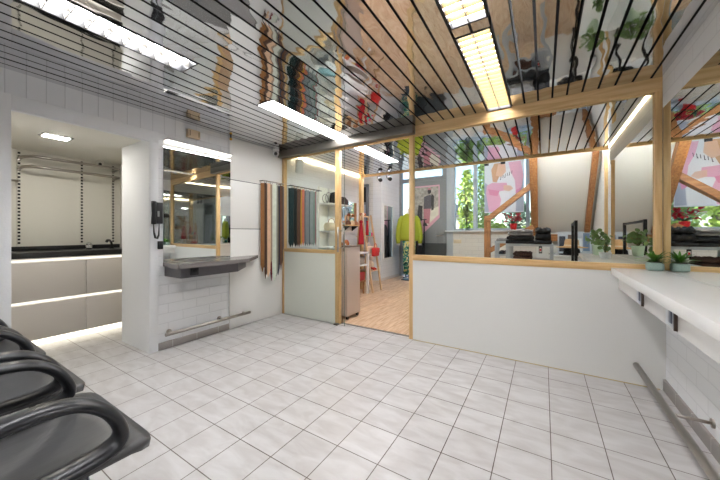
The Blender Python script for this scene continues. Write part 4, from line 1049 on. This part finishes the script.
# grey steel tables with folded clothes
def steel_table(x0, x1, y0, y1, ztop, zlow, label):
    t = thing('clothes_table', label, 'table', ((x0 + x1) / 2, (y0 + y1) / 2, 0)); b = 0.04
    MB().box(x0, x1, y0, y1, ztop - 0.04, ztop, 0.002).build('table_top', M_lightgrey, t)
    MB().box(x0 + b, x1 - b, y0 + 0.005, y1 - 0.005, zlow - 0.03, zlow).build('lower_shelf', M_lightgrey, t)
    for x in (x0, x1 - b):
        for y in (y0, y1 - b): MB().box(x, x + b, y, y + b, 0.003, ztop - 0.0405).build('leg', M_lightgrey, t)
TY = 5.36
tx0, tx1 = px_x(508, TY), px_x(553.5, TY)
TZ = px_z(243.8, -0.2, TY)
steel_table(tx0, tx1, TY, TY + 0.5, TZ, 0.74, 'grey steel table stacked with black and grey folded clothes')
steel_table(tx0 - 0.235, tx0 - 0.02, TY + 0.28, TY + 0.66, TZ + 0.03, 0.80, 'smaller grey steel table left of the black clothes table')
def pile(name, x0, x1, y0, y1, z0, hs, m, label, group, lump=0.012):
    s = MB(); z = z0; rr = random.Random(int(x0 * 1000) + len(label))
    for h_ in hs:
        t = bmesh.new(); n1, n2 = 10, 8
        V = []
        for k_ in (0, 1):
            V.append([[t.verts.new((x0 + (x1 - x0) * i / n1 + rr.uniform(-.006, .006), y0 + (y1 - y0) * j / n2 + rr.uniform(-.006, .006),
                      z + (h_ * (1 - 0.35 * ((i in (0, n1)) or (j in (0, n2)))) + rr.uniform(-lump, lump) if k_ else 0.0005))) for j in range(n2 + 1)] for i in range(n1 + 1)])
        for i in range(n1):
            for j in range(n2):
                t.faces.new([V[1][i][j], V[1][i + 1][j], V[1][i + 1][j + 1], V[1][i][j + 1]]); t.faces.new([V[0][i][j + 1], V[0][i + 1][j + 1], V[0][i + 1][j], V[0][i][j]])
        for i in range(n1):
            t.faces.new([V[0][i][0], V[0][i + 1][0], V[1][i + 1][0], V[1][i][0]]); t.faces.new([V[0][i + 1][n2], V[0][i][n2], V[1][i][n2], V[1][i + 1][n2]])
        for j in range(n2):
            t.faces.new([V[0][0][j + 1], V[0][0][j], V[1][0][j], V[1][0][j + 1]]); t.faces.new([V[0][n1][j], V[0][n1][j + 1], V[1][n1][j + 1], V[1][n1][j]])
        bmesh.ops.subdivide_edges(t, edges=list(t.edges), cuts=1, smooth=0.6)
        s.merge(t, True); z += h_ + 0.003
    o = s.build(name, m); tag(o, label, 'clothes', group); return z
blk = mat('black garment', (38, 38, 41), 0.85, bump=0.35, bscale=40); gryc = mat('grey garment', (146, 144, 144), 0.85, bump=0.35, bscale=40); brc = mat('brown knit', (84, 58, 50), 0.9, bump=0.6, bscale=70)
G_ = 'folded clothes on the grey tables'
xm = tx0 + 0.36
z = TZ + 0.0005
for i, lb in enumerate(('lowest black folded garment at the left on the grey steel table', 'second black folded garment under the grey cloth on the steel table')):
    z = pile('folded_garment', tx0 - 0.03 + 0.012 * i, xm, TY - 0.01, TY + 0.46, z, (0.064,), blk, lb, G_, 0.009)
pile('folded_garment', tx0 - 0.0, xm - 0.02, TY + 0.0, TY + 0.42, z, (0.045, 0.04), gryc, 'grey folded garment on top of the black pile', G_, 0.014)
z = pile('folded_garment', xm + 0.005, tx1 - 0.02, TY - 0.01, TY + 0.46, TZ + 0.0005, (0.058,), blk, 'lowest black folded garment at the right on the grey steel table', G_)
pile('crumpled_garment', xm + 0.02, tx1 - 0.03, TY + 0.02, TY + 0.42, z, (0.11, 0.06), blk, 'crumpled black garment heaped on the right of the grey steel table', G_, 0.035)
pile('folded_garment', tx0 + 0.07, tx0 + 0.33, TY + 0.03, TY + 0.4, 0.7405, (0.06, 0.05), brc, 'dark brown knit on the lower shelf of the grey steel table', G_, 0.015)
pile('folded_garment', tx0 - 0.21, tx0 - 0.05, TY + 0.31, TY + 0.62, TZ + 0.0305, (0.04,), gryc, 'grey folded garment on the smaller grey table', G_)
pile('folded_garment', tx0 - 0.17, tx0 - 0.07, TY + 0.31, TY + 0.62, 0.8005, (0.05,), blk, 'black folded garment on the lower shelf of the smaller table', G_)
tg = thing('price_tag', 'black hanging tag with red and white label on the clothes table', 'tag', (-0.04, TY, 0.9))
MB().box(-0.065, -0.02, TY - 0.010, TY - 0.004, 0.852, 0.962, 0.002).build('card', M_black, tg)
MB().box(-0.056, -0.029, TY - 0.0115, TY - 0.0102, 0.872, 0.938).build('white_field', M_counter, tg)
MB().box(-0.053, -0.032, TY - 0.0125, TY - 0.0117, 0.885, 0.925).build('red_field', mat('tag red', (204, 44, 52), 0.5), tg)
MB().rod((-0.043, TY - 0.007, 0.962), (-0.043, TY - 0.013, TZ + 0.03), 0.0015, 6).build('string', M_black, tg)

# low cabinet with hats and picture
lc = thing('low_cabinet', 'low white cabinet carrying the straw hat under the roof slope', 'cabinet', (0.43, 6.7, 0))
MB().box(0.10, 0.76, 6.30, 7.04, 0.003, 0.745).build('body', M_counter, lc)
MB().box(0.085, 0.77, 6.285, 7.05, 0.7455, 0.768, 0.002).build('top_board', M_counter, lc)
HX, HY, HZ = 0.432, 6.60, 0.905
ht = thing('hat', 'black felt hat under the straw hat on the low white cabinet', 'hat', (HX, HY, 0.768))
MB().lathe([(0.19, 0.0), (0.20, 0.012), (0.13, 0.02), (0.12, 0.10), (0.09, 0.128), (0.01, 0.13)], (HX, HY, 0.7685), 28).build('felt', mat('black felt', (24, 24, 25), 0.8), ht)
ht = thing('hat', 'straw brimmed hat stacked on the black felt hat', 'hat', (HX, HY, HZ))
MB().lathe([(0.02, 0.005), (0.13, 0.004), (0.24, -0.004), (0.245, 0.004), (0.135, 0.016), (0.115, 0.03), (0.105, 0.13), (0.08, 0.15), (0.01, 0.145)], (HX, HY, HZ), 30).build('straw', mat('straw', (206, 164, 118), 0.8, bump=0.3, bscale=90), ht)
MB().lathe([(0.1195, 0.018), (0.1165, 0.048)], (HX, HY, HZ), 30).build('ribbon', mat('cream ribbon', (226, 206, 176), 0.6), ht)
fp = thing('framed_print', 'blue grey photo print leaning on the knee wall behind the hats', 'picture', (0.45, 7.07, 0.768))
MB().box(0.235, 0.775, 7.055, 7.075, 0.769, 1.19).build('board', mat('print board', (196, 204, 214), 0.4, var=0.2, vscale=5), fp)
pr = MB()
for x0, x1, z0, z1, c in ((.26, .36, .80, 1.10, (70, 74, 84)), (.40, .52, .80, 1.13, (120, 104, 98)), (.55, .62, .80, 1.06, (228, 232, 236)), (.64, .74, .82, 1.16, (116, 138, 166))):
    pr.use(mat('print %d%d%d' % c, c, 0.5)); pr.box(x0, x1, 7.053, 7.0545, z0, z1)
pr.build('print', None, fp)

# black flat-steel frame rail
fr = thing('garment_stand', 'black flat steel garment frame standing behind the counter', 'rack', (0.41, 5.7, 0))
for y, x in ((5.23, 0.392), (6.22, 0.420)):
    MB().box(x - 0.018, x + 0.018, y - 0.018, y + 0.018, 0.018, px_z(220.5, x, y) if y < 5.5 else px_z(223.5, x, y)).build('upright', M_black, fr)
    MB().box(x - 0.05, x + 0.05, y - 0.03, y + 0.03, 0.003, 0.0175).build('foot', M_black, fr)
MB().beam((0.392, 5.212, px_z(221.5, 0.392, 5.23) - 0.005), (0.420, 6.238, px_z(224.8, 0.42, 6.22)), 0.034, 0.03).build('top_bar', M_black, fr)

# ------------------------------------------------------------------ potted plants
M_leafd = mat('dark green leaf', (112, 142, 82), 0.4, var=0.25, vscale=14); M_leaf = mat('fresh green leaf', (78, 128, 44), 0.4, var=0.2, vscale=20)
def disc_leaf(mb, c, n, r):
    n = Vector(n).normalized(); a_ = n.orthogonal().normalized(); b_ = n.cross(a_)
    ctr = mb.bm.verts.new(Vector(c) - n * r * 0.12)
    ring = [mb.bm.verts.new(Vector(c) + (a_ * math.cos(t * PI / 6) + b_ * math.sin(t * PI / 6)) * r) for t in range(12)]
    for i in range(12): mb._f([ctr, ring[i], ring[(i + 1) % 12]], True)
def round_plant(x, y, z, pr_, ph, pm, R_, H_, n, lr, label, seed):
    o = thing('potted_plant', label, 'plant', (x, y, z), 'round leaved pot plants'); rr = random.Random(seed)
    MB().lathe([(pr_ * 0.72, 0), (pr_ * 0.78, 0.006), (pr_, ph * 0.95), (pr_, ph), (pr_ * 0.9, ph), (pr_ * 0.86, ph * 0.85), (0.001, ph * 0.85)], (x, y, z), 22).build('pot', pm, o)
    l = MB(); s = MB()
    for i in range(n):
        a_ = rr.uniform(0, 2 * PI); e = rr.uniform(0.1, 1.25); q = R_ * rr.uniform(0.55, 1)
        p = Vector((x + q * math.cos(a_) * math.cos(e), y + q * math.sin(a_) * math.cos(e), z + ph + 0.01 + H_ * math.sin(e) * rr.uniform(.5, 1)))
        p.x = min(p.x, 0.745 - lr)
        d = (math.cos(a_) * .7 + rr.uniform(-.5, .3), math.sin(a_) * .5 - rr.uniform(0.1, 1.0), rr.uniform(-.1, .9))
        disc_leaf(l, p, d, lr * rr.uniform(0.7, 1.1))
        s.tube([(x, y, z + ph * 0.86), (x + (p.x - x) * .3, y + (p.y - y) * .3, (z + ph + p.z) / 2 + 0.01), p], 0.002, 5)
    l.build('leaves', M_leafd, o); s.build('stems', mat('stem green', (96, 110, 62), 0.6), o)
round_plant(0.572, 4.676, 0.8965, 0.062, 0.125, mat('pale green glaze', (196, 216, 190), 0.3), 0.15, 0.20, 56, 0.024, 'larger round leaved plant in a pale green pot on the shop counter', 5)
round_plant(0.560, 4.086, 0.8965, 0.056, 0.065, mat('pale speckled glaze', (206, 206, 208), 0.45, var=0.1, vscale=120), 0.075, 0.17, 20, 0.024, 'small plant in a pale grey pot on the shop counter', 11)
o = thing('succulent_pot', 'spiky green succulent in a rounded aqua pot on the white counter', 'plant', (0.69, 2.985, 0.897))
aq = mat('aqua speckled ceramic', (152, 174, 166), 0.5, var=0.18, vscale=220)
MB().box(0.645, 0.737, 2.945, 3.022, 0.8965, 0.958, 0.016, None, 4).build('pot', aq, o)
MB().box(0.657, 0.725, 2.957, 3.010, 0.9582, 0.961).build('soil', mat('soil', (70, 54, 42), 0.9), o)
l = MB(); rr = random.Random(4)
for i in range(60):
    a_ = rr.uniform(0, 2 * PI); e = rr.uniform(0.15, 1.25)
    d = Vector((math.cos(a_) * math.cos(e), math.sin(a_) * math.cos(e), math.sin(e)))
    L = rr.uniform(0.06, 0.11)
    if 0.69 + d.x * L > 0.742: L = (0.742 - 0.69) / d.x
    if 2.985 + d.y * L > 3.055: L = min(L, 0.06 / max(d.y, .01))
    l.leaf((0.69, 2.985, 0.96), d, (0, 0, 1), L, 0.017, 0.25)
l.build('leaves', M_leaf, o)

# ------------------------------------------------------------------ outside
struct('ground', MB().box(-30, 30, YF + 0.25, 60, -0.25, -0.05), mat('paving outside', (142, 140, 134), 0.8))
def tree(x, y, h_, cr, n, c, label, seed, base=0.8, trunk=True, ls=0.16):
    rr = random.Random(seed)
    t = thing('tree' if trunk else 'shrub', label, 'tree' if trunk else 'shrub', (x, y, -0.05), 'trees and shrubs outside')
    if trunk:
        s = MB(); s.tube([(x, y, -0.05), (x + 0.05, y, h_ * 0.4), (x, y, h_ * 0.8)], [0.09, 0.07, 0.03], 10)
        for i in range(10):
            a_ = rr.uniform(0, 2 * PI); z0 = rr.uniform(0.3, 0.75) * h_
            s.tube([(x, y, z0), (x + cr * .6 * math.cos(a_), y + cr * .6 * math.sin(a_), z0 + h_ * .15)], [0.03, 0.01], 6)
        s.build('trunk', mat('bark', (150, 138, 122), 0.9), t)
    else:
        s = MB()
        for i in range(6):
            a_ = i; s.tube([(x, y, -0.05), (x + cr * .5 * math.cos(a_), y + cr * .5 * math.sin(a_), h_ * .6)], [0.025, 0.01], 6)
        s.build('stems', mat('bark', (150, 138, 122), 0.9), t)
    l = MB()
    for i in range(n):
        a_ = rr.uniform(0, 2 * PI); w_ = rr.random() ** 0.5; zz = rr.random()
        rad = cr * w_ * (math.sin(PI * (0.12 + 0.83 * zz)) ** 0.7)
        p = (x + rad * math.cos(a_), y + rad * math.sin(a_), base + (h_ - base) * zz)
        l.leaf(p, (rr.uniform(-1, 1), rr.uniform(-1, 1), rr.uniform(-1, .6)), (rr.uniform(-1, 1), rr.uniform(-1, 1), 1), ls * rr.uniform(.7, 1.2), ls * .6)
    l.build('foliage', mat('foliage %d%d%d' % c, c, 0.6, var=0.3, vscale=3), t)
tree(-2.46, 11.6, 3.5, 0.30, 800, (188, 200, 112), 'slim yellow green birch seen in the left window', 1, 0.9)
tree(-2.05, 13.0, 4.2, 0.5, 1200, (140, 160, 96), 'green tree behind the birch at the window mullion', 2, 0.8)
tree(2.6, 15.5, 3.6, 1.1, 2000, (140, 150, 110), 'grey green tree across the street on the right', 3, 0.8)
for i, (x, y, c, lb) in enumerate(((-1.12, 9.4, (206, 214, 116), 'yellow green shrub right below the pink poster'), (-0.25, 9.6, (196, 206, 110), 'yellow green shrub behind the red flower pot'), (-2.0, 9.8, (150, 172, 80), 'green shrub below the birch window'), (0.62, 9.9, (176, 194, 90), 'yellow green shrub at the right end of the hedge'))):
    tree(x, y, 1.42, 0.42, 700, c, lb, 20 + i, 0.1, False, 0.13)
for i, (x, y, h_, lb) in enumerate(((-1.0, 15.6, 2.7, 'dark conifer shrub left behind the yellow hedge'), (0.5, 13.4, 2.3, 'dark conifer shrub right behind the yellow hedge'))):
    tree(x, y, h_, 0.7, 1300, (92, 112, 92), lb, 40 + i, 0.1, False, 0.16)
def house(x0, x1, y0, y1, h_, rh, wc, rc, label, win=()):
    t = thing('house', label, 'house', ((x0 + x1) / 2, (y0 + y1) / 2, -0.05), 'houses across the street')
    MB().box(x0, x1, y0, y1, -0.05, h_).build('walls', mat('house wall %d' % wc[0], wc, 0.8), t)
    xm = (x0 + x1) / 2
    MB().prism([(x0 - .3, y0 - .3, h_), (x1 + .3, y0 - .3, h_), (xm, y0 - .3, h_ + rh)], (0, y1 - y0 + .6, 0)).build('roof', mat('house roof %d' % rc[0], rc, 0.8, bump=.4, bscale=6), t)
    for a_, b_, c_, d_ in win:
        w_ = MB().box(a_, b_, y0 - 0.04, y0 - 0.001, c_, d_).build('window', M_white, t)
        MB().box(a_ + .06, b_ - .06, y0 - 0.05, y0 - 0.041, c_ + .06, d_ - .06).build('pane', mat('dark pane', (96, 110, 122), 0.15), w_)
house(-8.6, -5.2, 22, 28, 2.3, 1.5, (226, 220, 208), (104, 98, 100), 'pale house with dark gable roof behind the birch', ((-7.9, -7.1, .8, 1.8), (-6.6, -5.8, .8, 1.8)))
house(0.6, 7.6, 19, 25, 2.6, 1.4, (128, 140, 154), (92, 98, 106), 'blue grey shed like house seen in the right mirror', ((4.4, 5.6, .8, 1.9),))
